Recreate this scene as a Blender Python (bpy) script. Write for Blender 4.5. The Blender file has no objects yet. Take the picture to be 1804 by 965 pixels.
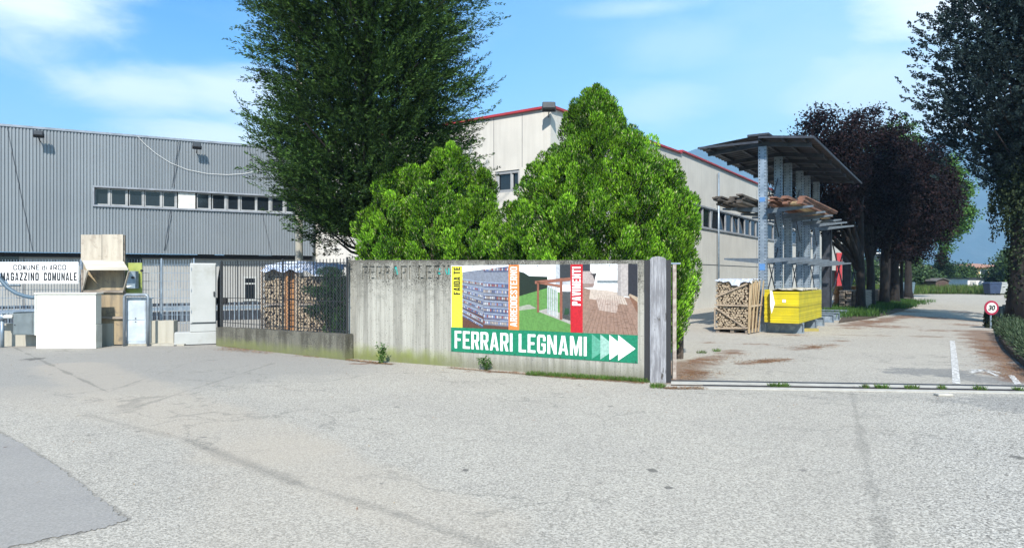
import bpy, math, random
import numpy as np
from mathutils import Vector, Matrix
R = math.radians
rnd = random.Random(7)
rng = np.random.default_rng(11)
SC = bpy.context.scene
COL = SC.collection
F = 1200.0; CX = 902.0; HY = 488.0; EYE = 1.6        # photo pixels: focal length, centre column, horizon row; eye height

# ------------------------------------------------------------------ camera, exposure
cam = bpy.data.cameras.new('camera'); cam_o = bpy.data.objects.new('camera', cam); COL.objects.link(cam_o)
cam_o.location = (0, 0, EYE); cam_o.rotation_euler = (R(90), 0, 0)
cam.sensor_width = 36; cam.lens = 36 * F / 1804; cam.shift_y = 5.5 / 1804
cam.clip_start = 0.1; cam.clip_end = 20000
SC.camera = cam_o
SC.view_settings.view_transform = 'Standard'; SC.view_settings.look = 'None'
SC.view_settings.exposure = 0.85; SC.view_settings.gamma = 1; SC.view_settings.use_curve_mapping = False
SUN_AZ, SUN_EL = R(4), R(42)                          # azimuth measured from straight behind the camera, to the left

# ------------------------------------------------------------------ node expression helper
class E:
    def __init__(s, nt, sock): s.nt = nt; s.s = sock
    def _m(s, op, o=None, o2=None, clamp=False):
        n = s.nt.nodes.new('ShaderNodeMath'); n.operation = op; n.use_clamp = clamp
        s.nt.links.new(s.s, n.inputs[0])
        for i, v in ((1, o), (2, o2)):
            if v is None: continue
            if isinstance(v, E): s.nt.links.new(v.s, n.inputs[i])
            else: n.inputs[i].default_value = v
        return E(s.nt, n.outputs[0])
    def __add__(s, o): return s._m('ADD', o)
    __radd__ = __add__
    def __sub__(s, o): return s._m('SUBTRACT', o)
    def __rsub__(s, o): return s._m('MULTIPLY', -1.0)._m('ADD', o)
    def __mul__(s, o): return s._m('MULTIPLY', o)
    __rmul__ = __mul__
    def __truediv__(s, o): return s._m('DIVIDE', o)
    def mx(s, o): return s._m('MAXIMUM', o)
    def mn(s, o): return s._m('MINIMUM', o)
    def pw(s, o): return s._m('POWER', o)
    def sq(s): return s._m('SQRT')
    def ab(s): return s._m('ABSOLUTE')
    def clamp(s): return s._m('ADD', 0.0, clamp=True)
    def ramp(s, a, b):                                # smooth 0..1 between a and b (a may be greater than b)
        n = s.nt.nodes.new('ShaderNodeMapRange'); n.interpolation_type = 'SMOOTHSTEP'; n.clamp = True
        s.nt.links.new(s.s, n.inputs['Value'])
        if a <= b: lo, hi, t0, t1 = a, b, 0, 1
        else: lo, hi, t0, t1 = b, a, 1, 0
        for k, v in (('From Min', lo), ('From Max', hi), ('To Min', t0), ('To Max', t1)): n.inputs[k].default_value = v
        return E(s.nt, n.outputs[0])

class Mat:
    def __init__(s, name):
        s.m = bpy.data.materials.new(name); s.m.use_nodes = True; s.nt = s.m.node_tree
        s.b = s.nt.nodes['Principled BSDF']
    def node(s, t): return s.nt.nodes.new(t)
    def pos(s, kind='world', scale=(1, 1, 1)):
        if kind == 'world': o = s.node('ShaderNodeNewGeometry').outputs['Position']
        else: o = s.node('ShaderNodeTexCoord').outputs['Object']
        if tuple(scale) != (1, 1, 1):
            n = s.node('ShaderNodeVectorMath'); n.operation = 'MULTIPLY'; s.nt.links.new(o, n.inputs[0]); n.inputs[1].default_value = scale; o = n.outputs[0]
        return o
    def xyz(s, v):
        n = s.node('ShaderNodeSeparateXYZ'); s.nt.links.new(v, n.inputs[0]); return [E(s.nt, o) for o in n.outputs]
    def noise(s, v, scale, detail=4, rough=.55, dist=0):
        n = s.node('ShaderNodeTexNoise'); s.nt.links.new(v, n.inputs['Vector'])
        n.inputs['Scale'].default_value = scale; n.inputs['Detail'].default_value = detail; n.inputs['Roughness'].default_value = rough; n.inputs['Distortion'].default_value = dist
        return E(s.nt, n.outputs[0])
    def voro(s, v, scale, feature='F1', out=0):
        n = s.node('ShaderNodeTexVoronoi'); n.feature = feature; s.nt.links.new(v, n.inputs['Vector']); n.inputs['Scale'].default_value = scale
        return E(s.nt, n.outputs[out])
    def mix(s, f, a, b):
        n = s.node('ShaderNodeMix'); n.data_type = 'RGBA'
        if isinstance(f, E): s.nt.links.new(f.s, n.inputs[0])
        else: n.inputs[0].default_value = f
        for k, v in ((6, a), (7, b)):
            if isinstance(v, (tuple, list)): n.inputs[k].default_value = (*v[:3], 1)
            else: s.nt.links.new(v, n.inputs[k])
        return n.outputs[2]
    def scale_col(s, c, f):
        n = s.node('ShaderNodeVectorMath'); n.operation = 'SCALE'
        if isinstance(c, (tuple, list)): n.inputs[0].default_value = c[:3]
        else: s.nt.links.new(c, n.inputs[0])
        s.nt.links.new(f.s, n.inputs['Scale']); return n.outputs[0]
    def color(s, c):
        if isinstance(c, (tuple, list)): s.b.inputs['Base Color'].default_value = (*c[:3], 1)
        else: s.nt.links.new(c, s.b.inputs['Base Color'])
    def set(s, rough=.7, metal=0, spec=.4):
        if isinstance(rough, E): s.nt.links.new(rough.s, s.b.inputs['Roughness'])
        else: s.b.inputs['Roughness'].default_value = rough
        s.b.inputs['Metallic'].default_value = metal; s.b.inputs['Specular IOR Level'].default_value = spec
    def bump(s, h, dist=.01, strength=.5):
        n = s.node('ShaderNodeBump'); s.nt.links.new(h.s, n.inputs['Height']); n.inputs['Distance'].default_value = dist; n.inputs['Strength'].default_value = strength
        s.nt.links.new(n.outputs[0], s.b.inputs['Normal'])

def pmat(name, c1, c2=None, scale=3, rough=.75, metal=0, spec=.4, stretch=(1, 1, 1), bump=0, kind='object', detail=5, contrast=(.35, .65), c3=None, s3=1):
    m = Mat(name); c2 = c2 or tuple(x * .75 for x in c1)
    v = m.pos(kind, stretch); n = m.noise(v, scale, detail, .6)
    c = m.mix(n.ramp(*contrast), c1, c2)
    if c3: c = m.mix(m.noise(m.pos(kind), s3, 4, .7).ramp(.52, .68), c, c3)
    m.color(c); m.set(rough, metal, spec)
    if bump: m.bump(n, bump, .6)
    return m.m

def leafmat(name, base=(1, 1, 1), rough=.55, trans=.25):
    m = Mat(name); a = m.node('ShaderNodeAttribute'); a.attribute_name = 'col'
    n = m.noise(m.pos('world'), 1.7, 3).ramp(.2, .8) * .5 + .75
    c = m.scale_col(a.outputs['Color'], n)
    m.color(c); m.set(rough, 0, .12)
    tr = m.node('ShaderNodeBsdfTranslucent'); m.nt.links.new(c, tr.inputs[0])
    mx = m.node('ShaderNodeMixShader'); mx.inputs[0].default_value = trans
    out = m.nt.nodes['Material Output']
    m.nt.links.new(m.b.outputs[0], mx.inputs[1]); m.nt.links.new(tr.outputs[0], mx.inputs[2]); m.nt.links.new(mx.outputs[0], out.inputs['Surface'])
    return m.m

# ------------------------------------------------------------------ world and sun
W = bpy.data.worlds.new('World'); SC.world = W; W.use_nodes = True
nt = W.node_tree; bg = nt.nodes['Background']
sky = nt.nodes.new('ShaderNodeTexSky'); sky.sky_type = 'NISHITA'; sky.sun_disc = False
sky.sun_elevation = SUN_EL; sky.sun_rotation = R(180) + SUN_AZ; sky.air_density = 1.0; sky.dust_density = 0.5; sky.ozone_density = 3.5; sky.altitude = 100
class WM(Mat):
    def __init__(s): s.nt = nt
wm = WM()
tc = nt.nodes.new('ShaderNodeTexCoord').outputs['Generated']
wx, wy, wz = wm.xyz(tc)
hor = (wx * wx + wy * wy).sq()
az = wx._m('ARCTAN2', wy); el = wz._m('ARCTAN2', hor)
st = nt.nodes.new('ShaderNodeVectorMath'); st.operation = 'MULTIPLY'; nt.links.new(tc, st.inputs[0]); st.inputs[1].default_value = (1, 1, 3.2)
wisp = wm.noise(st.outputs[0], 5.0, 9, .62, .35)
wisp2 = wm.noise(st.outputs[0], 2.2, 4, .5, .2)
def cloud(px, py, hw, hh, amt, soft=.5, tilt=0):
    a0 = math.atan((px - CX) / F); e0 = math.atan((HY - py) / F * math.cos(a0))
    sa = hw / F * math.cos(a0) ** 2; se = hh / F
    da = (az - a0); de = (el - e0) - da * tilt
    d = (da / sa * (da / sa) + de / se * (de / se)).sq() + (wisp - .5) * 2.2 + (wisp2 - .5) * .8
    return d.ramp(1.0 + soft, .05) * amt
cl = cloud(50, -5, 190, 85, .95, .35, .0)
for a in ((260, 155, 190, 38, .8, .3, .0), (420, 165, 170, 42, .8, .4, 0), (455, 210, 80, 45, .6, .4), (390, 245, 150, 26, .85, .4), (1650, 5, 190, 65, .95, .5), (1600, 190, 190, 110, .6, .8), (1150, 190, 140, 40, .4, .5),
          (1200, 80, 130, 42, .22, .6), (1140, 12, 110, 16, .35, .5), (1500, 120, 260, 120, .2, .9), (640, 60, 200, 60, .2, .5), (-500, 120, 300, 70, .6, .5), (2300, 100, 300, 80, .6, .5)):
    cl = cl.mx(cloud(*a))
hs = nt.nodes.new('ShaderNodeHueSaturation'); nt.links.new(sky.outputs[0], hs.inputs['Color']); hs.inputs['Saturation'].default_value = 1.4; hs.inputs['Value'].default_value = 1.25
haz = (el.ramp(.36, .0) * .42 + az.ramp(-.45, .6) * .5).clamp()
pale = wm.mix(haz, hs.outputs[0], (3.6, 6.0, 7.0))
skyc = wm.mix(cl.clamp(), pale, (7.6, 8.0, 8.4))
nt.links.new(skyc, bg.inputs[0]); bg.inputs[1].default_value = 0.115
sl = bpy.data.lights.new('sun', 'SUN'); sl.energy = 4.1; sl.angle = R(.55); sl.color = (1, .945, .86)
so = bpy.data.objects.new('sun', sl); COL.objects.link(so); so.location = (0, -20, 30)
L = Vector((math.sin(SUN_AZ) * math.cos(SUN_EL), math.cos(SUN_AZ) * math.cos(SUN_EL), -math.sin(SUN_EL)))
so.rotation_euler = L.to_track_quat('-Z', 'Y').to_euler()

# ------------------------------------------------------------------ geometry helpers
def V(px, py, Y): return Vector(((px - CX) / F * Y, Y, EYE - (py - HY) / F * Y))
def G(px, py, z=0.0):
    Y = (EYE - z) * F / (py - HY); return Vector(((px - CX) / F * Y, Y, z))
class Plane:                                          # vertical plane through two ground points; local u along it, v up
    def __init__(s, a, b):
        s.a = Vector((a[0], a[1])); s.d = (Vector((b[0], b[1])) - s.a); s.len = s.d.length; s.d.normalize(); s.rz = math.atan2(s.d.y, s.d.x)
    def uv(s, px, py, off=0):                         # off > 0 = behind the plane
        n = Vector((-s.d.y, s.d.x)); a = s.a + n * off
        r = (px - CX) / F
        u = (r * a.y - a.x) / (s.d.x - r * s.d.y); Y = a.y + u * s.d.y
        return u, EYE - (py - HY) / F * Y
    def u(s, px, off=0): return s.uv(px, HY, off)[0]
    def at(s, u, off=0, z=0):
        n = Vector((-s.d.y, s.d.x)); p = s.a + s.d * u + n * off; return Vector((p.x, p.y, z))

class MB:
    def __init__(s): s.v = []; s.f = []; s.m = []
    def add(s, vs, fs, mi=0):
        b = len(s.v); s.v += [tuple(v) for v in vs]; s.f += [tuple(i + b for i in f) for f in fs]; s.m += [mi] * len(fs); return s
    def box(s, x0, x1, y0, y1, z0, z1, mi=0, M=None):
        vs = [Vector((x, y, z)) for z in (z0, z1) for y in (y0, y1) for x in (x0, x1)]
        if M is not None: vs = [M @ v for v in vs]
        return s.add(vs, [(0, 2, 3, 1), (4, 5, 7, 6), (0, 1, 5, 4), (2, 6, 7, 3), (0, 4, 6, 2), (1, 3, 7, 5)], mi)
    def bar(s, a, b, w, h, mi=0, up=(0, 0, 1)):       # beam from a to b, w wide (sideways), h high (along up)
        a = Vector(a); b = Vector(b); d = (b - a); ln = d.length; d.normalize(); up = Vector(up)
        sd = d.cross(up); sd = sd.normalized() if sd.length > 1e-4 else Vector((1, 0, 0)); up = sd.cross(d).normalized()
        vs = [p + sd * (i * w / 2) + up * (j * h / 2) for p in (a, b) for j in (-1, 1) for i in (-1, 1)]
        return s.add(vs, [(0, 1, 3, 2), (4, 6, 7, 5), (0, 4, 5, 1), (2, 3, 7, 6), (0, 2, 6, 4), (1, 5, 7, 3)], mi)
    def tube(s, pts, r, n=10, mi=0, caps=True):
        pts = [Vector(p) for p in pts]; rs = r if isinstance(r, (list, tuple)) else [r] * len(pts)
        vs = []; ref = None
        for i, p in enumerate(pts):
            d = (pts[min(i + 1, len(pts) - 1)] - pts[max(i - 1, 0)]).normalized()
            if ref is None: ref = Vector((0, 0, 1)) if abs(d.z) < .9 else Vector((1, 0, 0))
            x = (ref - d * ref.dot(d)).normalized(); ref = x; y = d.cross(x)
            vs += [p + (x * math.cos(2 * math.pi * k / n) + y * math.sin(2 * math.pi * k / n)) * rs[i] for k in range(n)]
        fs = [(i * n + k, i * n + (k + 1) % n, (i + 1) * n + (k + 1) % n, (i + 1) * n + k) for i in range(len(pts) - 1) for k in range(n)]
        if caps: fs += [tuple(range(n - 1, -1, -1)), tuple((len(pts) - 1) * n + k for k in range(n))]
        return s.add(vs, fs, mi)
    def prism(s, poly, M, depth, mi=0):               # polygon in the x,z plane, thickness along +y
        n = len(poly); vs = [M @ Vector((p[0], 0, p[1])) for p in poly] + [M @ Vector((p[0], depth, p[1])) for p in poly]
        return s.add(vs, [tuple(range(n)), tuple(range(2 * n - 1, n - 1, -1))] + [(i, i + n, (i + 1) % n + n, (i + 1) % n) for i in range(n)], mi)
    def poly(s, pts, mi=0): return s.add(pts, [tuple(range(len(pts)))], mi)
    def build(s, name, mats, parent=None, world=False, smooth=False, bevel=0, segs=1):
        vs = s.v
        if parent is not None and world:
            r = parent
            while r.parent: r = r.parent
            inv = Matrix.Translation(r.location) @ Matrix.Rotation(r.rotation_euler.z, 4, 'Z'); inv.invert()
            vs = [tuple(inv @ Vector(v)) for v in vs]
        me = bpy.data.meshes.new(name); me.from_pydata(vs, [], s.f)
        for m in (mats if isinstance(mats, (list, tuple)) else [mats]): me.materials.append(m)
        if any(s.m): me.polygons.foreach_set('material_index', s.m)
        if smooth: me.polygons.foreach_set('use_smooth', [True] * len(me.polygons))
        me.update()
        o = bpy.data.objects.new(name, me); COL.objects.link(o)
        if parent is not None: o.parent = parent
        if bevel:
            b = o.modifiers.new('bevel', 'BEVEL'); b.width = bevel; b.segments = segs; b.limit_method = 'ANGLE'; b.angle_limit = R(40)
        return o
def tag(o, label=None, cat=None, group=None, kind='thing'):
    if label: o['label'] = label
    if cat: o['category'] = cat
    if group: o['group'] = group
    if kind: o['kind'] = kind
    return o
def thing(name, label, cat, loc=(0, 0, 0), rz=0, group=None):
    o = bpy.data.objects.new(name, None); COL.objects.link(o); o.location = loc; o.rotation_euler = (0, 0, rz); o.empty_display_size = .2
    return tag(o, label, cat, group)
def struct(o): o['kind'] = 'structure'; return o
def copy_tree(o, parent=None):
    c = o.copy(); COL.objects.link(c)
    if parent is not None: c.parent = parent
    for ch in list(o.children): copy_tree(ch, c)
    return c

# ---- foliage: many kite-shaped leaves in one mesh
def unit(a): return a / np.maximum(np.linalg.norm(a, axis=-1, keepdims=True), 1e-6)
def leaf_mesh(name, P, D, L_, W_, C, mat, parent=None, N=None, world=True, kind=None):
    n = len(P); D = unit(D)
    if N is None: N = rng.normal(size=(n, 3))
    S = unit(np.cross(D, N)); U = np.cross(S, D)
    L_ = np.broadcast_to(np.asarray(L_, float).reshape(-1, 1), (n, 1)); W_ = np.broadcast_to(np.asarray(W_, float).reshape(-1, 1), (n, 1))
    v = np.stack([P, P + D * L_ * .45 + S * W_ * .5 + U * W_ * .12, P + D * L_, P + D * L_ * .45 - S * W_ * .5 + U * W_ * .12], 1).reshape(-1, 3)
    if parent is not None and world:
        r = parent
        while r.parent: r = r.parent
        inv = np.array((Matrix.Translation(r.location) @ Matrix.Rotation(r.rotation_euler.z, 4, 'Z')).inverted())
        v = v @ inv[:3, :3].T + inv[:3, 3]
    me = bpy.data.meshes.new(name); me.vertices.add(4 * n); me.vertices.foreach_set('co', v.astype(np.float32).ravel())
    me.loops.add(4 * n); me.loops.foreach_set('vertex_index', np.arange(4 * n, dtype=np.int32))
    me.polygons.add(n); me.polygons.foreach_set('loop_start', np.arange(0, 4 * n, 4, dtype=np.int32))
    try: me.polygons.foreach_set('loop_total', np.full(n, 4, dtype=np.int32))
    except Exception: pass
    a = me.attributes.new('col', 'FLOAT_COLOR', 'POINT')
    c4 = np.ones((4 * n, 4), np.float32); c4[:, :3] = np.repeat(C, 4, 0); a.data.foreach_set('color', c4.ravel())
    me.materials.append(mat); me.update(calc_edges=True); me.validate()
    o = bpy.data.objects.new(name, me); COL.objects.link(o)
    if parent is not None: o.parent = parent
    if kind: o['kind'] = kind
    return o
def cols(n, pal, wts=None, jit=.25):
    pal = np.array(pal, float); k = rng.choice(len(pal), n, p=wts); c = pal[k] * (1 + rng.uniform(-jit, jit, (n, 1)))
    return np.clip(c, 0, 1)
def A(v): return np.array(v, float)

# ------------------------------------------------------------------ lettering (own condensed block face, as outlines)
def stroke(path, t):
    Lp, Rp = [], []
    for i, p in enumerate(path):
        p = Vector(p); d0 = (p - Vector(path[i - 1])).normalized() if i else None; d1 = (Vector(path[i + 1]) - p).normalized() if i < len(path) - 1 else None
        d0 = d0 or d1; d1 = d1 or d0
        n0 = Vector((-d0.y, d0.x)); n1 = Vector((-d1.y, d1.x)); m = (n0 + n1).normalized(); k = t / 2 / max(.35, m.dot(n0))
        Lp.append(tuple(p + m * k)); Rp.append(tuple(p - m * k))
    return Lp + Rp[::-1]
def make_glyphs(w_, s_, B_=.14):
  a_, c_ = s_ / 2, w_ - s_ / 2
  return {
 'F': (w_ * .9, [[(0, 0), (s_, 0), (s_, .5 - B_ / 2), (w_ * .8, .5 - B_ / 2), (w_ * .8, .5 + B_ / 2), (s_, .5 + B_ / 2), (s_, 1 - B_), (w_ * .9, 1 - B_), (w_ * .9, 1), (0, 1)]]),
 'E': (w_ * .92, [[(0, 0), (w_ * .92, 0), (w_ * .92, B_), (s_, B_), (s_, .5 - B_ / 2), (w_ * .8, .5 - B_ / 2), (w_ * .8, .5 + B_ / 2), (s_, .5 + B_ / 2), (s_, 1 - B_), (w_ * .92, 1 - B_), (w_ * .92, 1), (0, 1)]]),
 'L': (w_ * .88, [[(0, 0), (w_ * .88, 0), (w_ * .88, B_), (s_, B_), (s_, 1), (0, 1)]]),
 'I': (s_, [[(0, 0), (s_, 0), (s_, 1), (0, 1)]]),
 'T': (w_, [[(w_ / 2 - s_ / 2, 0), (w_ / 2 + s_ / 2, 0), (w_ / 2 + s_ / 2, 1 - B_), (w_, 1 - B_), (w_, 1), (0, 1), (0, 1 - B_), (w_ / 2 - s_ / 2, 1 - B_)]]),
 'P': (w_, [[(0, 0), (s_, 0), (s_, .39), (w_ - .12, .39), (w_ - .03, .43), (w_, .52), (w_, .88), (w_ - .03, .96), (w_ - .12, 1), (0, 1)], [(s_, .52), (w_ - s_ - .03, .52), (w_ - s_, .56), (w_ - s_, .96 - B_), (w_ - s_ - .03, 1 - B_), (s_, 1 - B_)]]),
 'R': (w_, [[(0, 0), (s_, 0), (s_, .41), (s_ + .05, .41), (w_ - s_, 0), (w_ + .01, 0), (w_ - .1, .43), (w_ - .02, .48), (w_, .55), (w_, .88), (w_ - .03, .96), (w_ - .12, 1), (0, 1)], [(s_, .54), (w_ - s_ - .03, .54), (w_ - s_, .58), (w_ - s_, .96 - B_), (w_ - s_ - .03, 1 - B_), (s_, 1 - B_)]]),
 'D': (w_, [[(0, 0), (w_ - .12, 0), (w_ - .03, .04), (w_, .13), (w_, .87), (w_ - .03, .96), (w_ - .12, 1), (0, 1)], [(s_, .13), (w_ - s_ - .03, .13), (w_ - s_, .17), (w_ - s_, .83), (w_ - s_ - .03, .87), (s_, .87)]]),
 'O': (w_, [[(.1, 0), (w_ - .1, 0), (w_ - .02, .05), (w_, .14), (w_, .86), (w_ - .02, .95), (w_ - .1, 1), (.1, 1), (.02, .95), (0, .86), (0, .14), (.02, .05)], [(s_ + .02, B_), (w_ - s_ - .02, B_), (w_ - s_, B_ + .04), (w_ - s_, .96 - B_), (w_ - s_ - .02, 1 - B_), (s_ + .02, 1 - B_), (s_, .96 - B_), (s_, B_ + .04)]]),
 'A': (.52, [[(0, 0), (s_ * .96, 0), (s_ * .96 + .035, .2), (.52 - s_ * .96 - .035, .2), (.52 - s_ * .96, 0), (.52, 0), (.26 + s_ * .6, 1), (.26 - s_ * .6, 1)], [(.2, .33), (.32, .33), (.26, .78)]]),
 'V': (.52, [[(.26 - s_ * .6, 0), (.26 + s_ * .6, 0), (.52, 1), (.52 - s_, 1), (.26, .24), (s_, 1), (0, 1)]]),
 'N': (w_ + .03, [[(0, 0), (s_, 0), (s_, .62), (w_ + .03 - s_, 0), (w_ + .03, 0), (w_ + .03, 1), (w_ + .03 - s_, 1), (w_ + .03 - s_, .4), (s_, 1), (0, 1)]]),
 'M': (.62, [[(0, 0), (s_, 0), (s_, .6), (.31 - .045, 0), (.31 + .045, 0), (.62 - s_, .6), (.62 - s_, 0), (.62, 0), (.62, 1), (.62 - s_ * 1.15, 1), (.31, .36), (s_ * 1.15, 1), (0, 1)]]),
 'Z': (w_ * .95, [[(0, 0), (w_ * .95, 0), (w_ * .95, B_), (s_ + .02, B_), (w_ * .95, 1 - B_), (w_ * .95, 1), (0, 1), (0, 1 - B_), (w_ * .95 - s_ - .02, 1 - B_), (0, B_)]]),
 'U': (w_, [stroke([(a_, 1), (a_, .16), (a_ + .05, B_ / 2), (c_ - .05, B_ / 2), (c_, .16), (c_, 1)], s_)]),
 'C': (w_, [stroke([(c_, .66), (c_, .84), (c_ - .05, 1 - B_ / 2), (a_ + .05, 1 - B_ / 2), (a_, .84), (a_, .16), (a_ + .05, B_ / 2), (c_ - .05, B_ / 2), (c_, .16), (c_, .34)], s_)]),
 'G': (w_, [stroke([(c_, .66), (c_, .84), (c_ - .05, 1 - B_ / 2), (a_ + .05, 1 - B_ / 2), (a_, .84), (a_, .16), (a_ + .05, B_ / 2), (c_ - .05, B_ / 2), (c_, .16), (c_, .47), (w_ * .5, .47)], s_ * .97)]),
 'S': (w_, [stroke([(c_, .68), (c_, .84), (c_ - .05, 1 - B_ / 2), (a_ + .05, 1 - B_ / 2), (a_, .84), (a_, .68), (c_, .36), (c_, .16), (c_ - .05, B_ / 2), (a_ + .05, B_ / 2), (a_, .16), (a_, .33)], s_ * .97)]),
 'd': (w_ * .85, [[(w_ * .85, 0), (w_ * .85, 1), (w_ * .85 - s_, 1), (w_ * .85 - s_, .68), (.08, .68), (0, .6), (0, .08), (.08, 0)], [(s_, .13), (s_, .55), (w_ * .85 - s_, .55), (w_ * .85 - s_, .13)]]),
 'i': (s_, [[(0, 0), (s_, 0), (s_, .68), (0, .68)], [(0, .8), (s_, .8), (s_, .97), (0, .97)]]),
}
GLY_N, GLY_B, GLY_W = make_glyphs(.47, .15), make_glyphs(.52, .2, .17), make_glyphs(.78, .19, .19)
def glyph_loops(text, gap=.09, space=.3, GLY=None):
    GLY = GLY or GLY_N
    # outlines             # -> loops at cap height 1, total width, start x of each letter
    x = 0; out = []; xs = []
    for ch in text:
        if ch == ' ': x += space; xs.append(None); continue
        w, lo = GLY[ch]; out += [[(p[0] + x, p[1]) for p in l] for l in lo]; xs.append((x, w)); x += w + gap
    return out, x - gap, xs
def curve_fill(loops, extrude=0.0):                   # filled 2-D outlines (even-odd holes) -> mesh data
    cu = bpy.data.curves.new('outline', 'CURVE'); cu.dimensions = '2D'; cu.fill_mode = 'BOTH' if extrude else 'FRONT'; cu.extrude = extrude
    for l in loops:
        sp = cu.splines.new('POLY'); sp.points.add(len(l) - 1)
        for p, q in zip(sp.points, l): p.co = (q[0], q[1], 0, 1)
        sp.use_cyclic_u = True
    o = bpy.data.objects.new('outline', cu); COL.objects.link(o)
    dg = bpy.context.evaluated_depsgraph_get(); me = bpy.data.meshes.new_from_object(o.evaluated_get(dg))
    bpy.data.objects.remove(o); bpy.data.curves.remove(cu)
    vs = [tuple(v.co) for v in me.vertices]; fs = [tuple(p.vertices) for p in me.polygons]; bpy.data.meshes.remove(me)
    return vs, fs
def font_fill(text, offset=0, shear=0, spacing=1.0):  # Blender's own face -> verts, faces, bounds
    cu = bpy.data.curves.new('text', 'FONT'); cu.body = text; cu.size = 1; cu.offset = offset; cu.shear = shear; cu.space_character = spacing; cu.fill_mode = 'FRONT'
    o = bpy.data.objects.new('text', cu); COL.objects.link(o)
    dg = bpy.context.evaluated_depsgraph_get(); me = bpy.data.meshes.new_from_object(o.evaluated_get(dg))
    bpy.data.objects.remove(o); bpy.data.curves.remove(cu)
    vs = np.array([tuple(v.co) for v in me.vertices]); fs = [tuple(p.vertices) for p in me.polygons]; bpy.data.meshes.remove(me)
    return vs, fs, vs[:, 0].min(), vs[:, 0].max(), vs[:, 1].min(), vs[:, 1].max()
def put2d(mb, vs, fs, fn, mi=0):                      # map 2-D verts through fn(x,y)->3-D
    mb.add([fn(v[0], v[1]) for v in vs], fs, mi)

# ------------------------------------------------------------------ materials
flat = lambda n, c, rough=.5, metal=0, spec=.4: pmat(n, c, tuple(x * .9 for x in c), 6, rough, metal, spec)
M = {}
M['bark'] = pmat('bark', (.085, .065, .05), (.035, .028, .022), 9, .95, stretch=(1, 1, .25), bump=.02)
M['dark_bark'] = pmat('dark_bark', (.020, .016, .014), (.009, .008, .008), 9, .95, stretch=(1, 1, .25), bump=.02)
M['leaf'] = leafmat('leaf', trans=.35); M['dull_leaf'] = leafmat('dull_leaf', trans=.08, rough=.75)
M['galv'] = pmat('galvanised_steel', (.28, .34, .40), (.20, .25, .30), 7, .45, .5, c3=(.35, .41, .46), s3=4)
M['arm'] = pmat('arm_steel', (.15, .185, .22), (.11, .135, .16), 7, .5, .4)
M['galv_dark'] = pmat('weathered_steel', (.06, .068, .085), (.04, .045, .055), 5, .5, .4)
M['hole'] = flat('punched_hole', (.02, .022, .025), .9)
M['black'] = flat('black_metal', (.02, .02, .022), .5)
M['glass'] = Mat('window_glass'); M['glass'].color((.012, .016, .02)); M['glass'].set(.06, 0, .5); M['glass'] = M['glass'].m
M['white_paint'] = pmat('white_paint', (.8, .8, .78), (.72, .72, .68), 3, .5)
M['cabinet'] = pmat('cabinet_plastic', (.40, .41, .395), (.37, .38, .365), 2.5, .55, c3=(.33, .335, .31), s3=1.5)
M['plywood'] = pmat('weathered_plywood', (.44, .395, .32), (.35, .31, .25), 8, .8, stretch=(1, 1, .12), c3=(.29, .25, .20), s3=5)
M['plank_brown'] = pmat('tan_plywood', (.31, .245, .155), (.20, .165, .115), 9, .8, stretch=(1, 1, .1), c3=(.15, .13, .10), s3=3.5)
M['wood_pale'] = pmat('pale_sawn_wood', (.50, .38, .23), (.36, .27, .16), 12, .85, stretch=(1, 1, .2))
M['wood_orange'] = pmat('orange_wood', (.42, .21, .08), (.28, .14, .06), 9, .8, stretch=(1, 1, .2))
M['wood_grey'] = pmat('grey_wood', (.28, .24, .20), (.16, .135, .11), 12, .9, stretch=(.3, 1, 1))
M['log_end'] = pmat('split_log_end', (.43, .355, .25), (.26, .205, .14), 14, .9, c3=(.20, .165, .12), s3=9)
M['log_side'] = pmat('log_bark', (.22, .15, .10), (.10, .07, .05), 14, .95)
M['green_board'] = pmat('yellow_green_board', (.30, .34, .09), (.22, .27, .07), 4, .7, c3=(.14, .17, .07), s3=4)
M['blue_hose'] = flat('blue_grey_pipe', (.075, .125, .17), .5)
M['soil'] = pmat('soil', (.09, .065, .045), (.05, .038, .028), 9, 1, kind='world')

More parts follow.
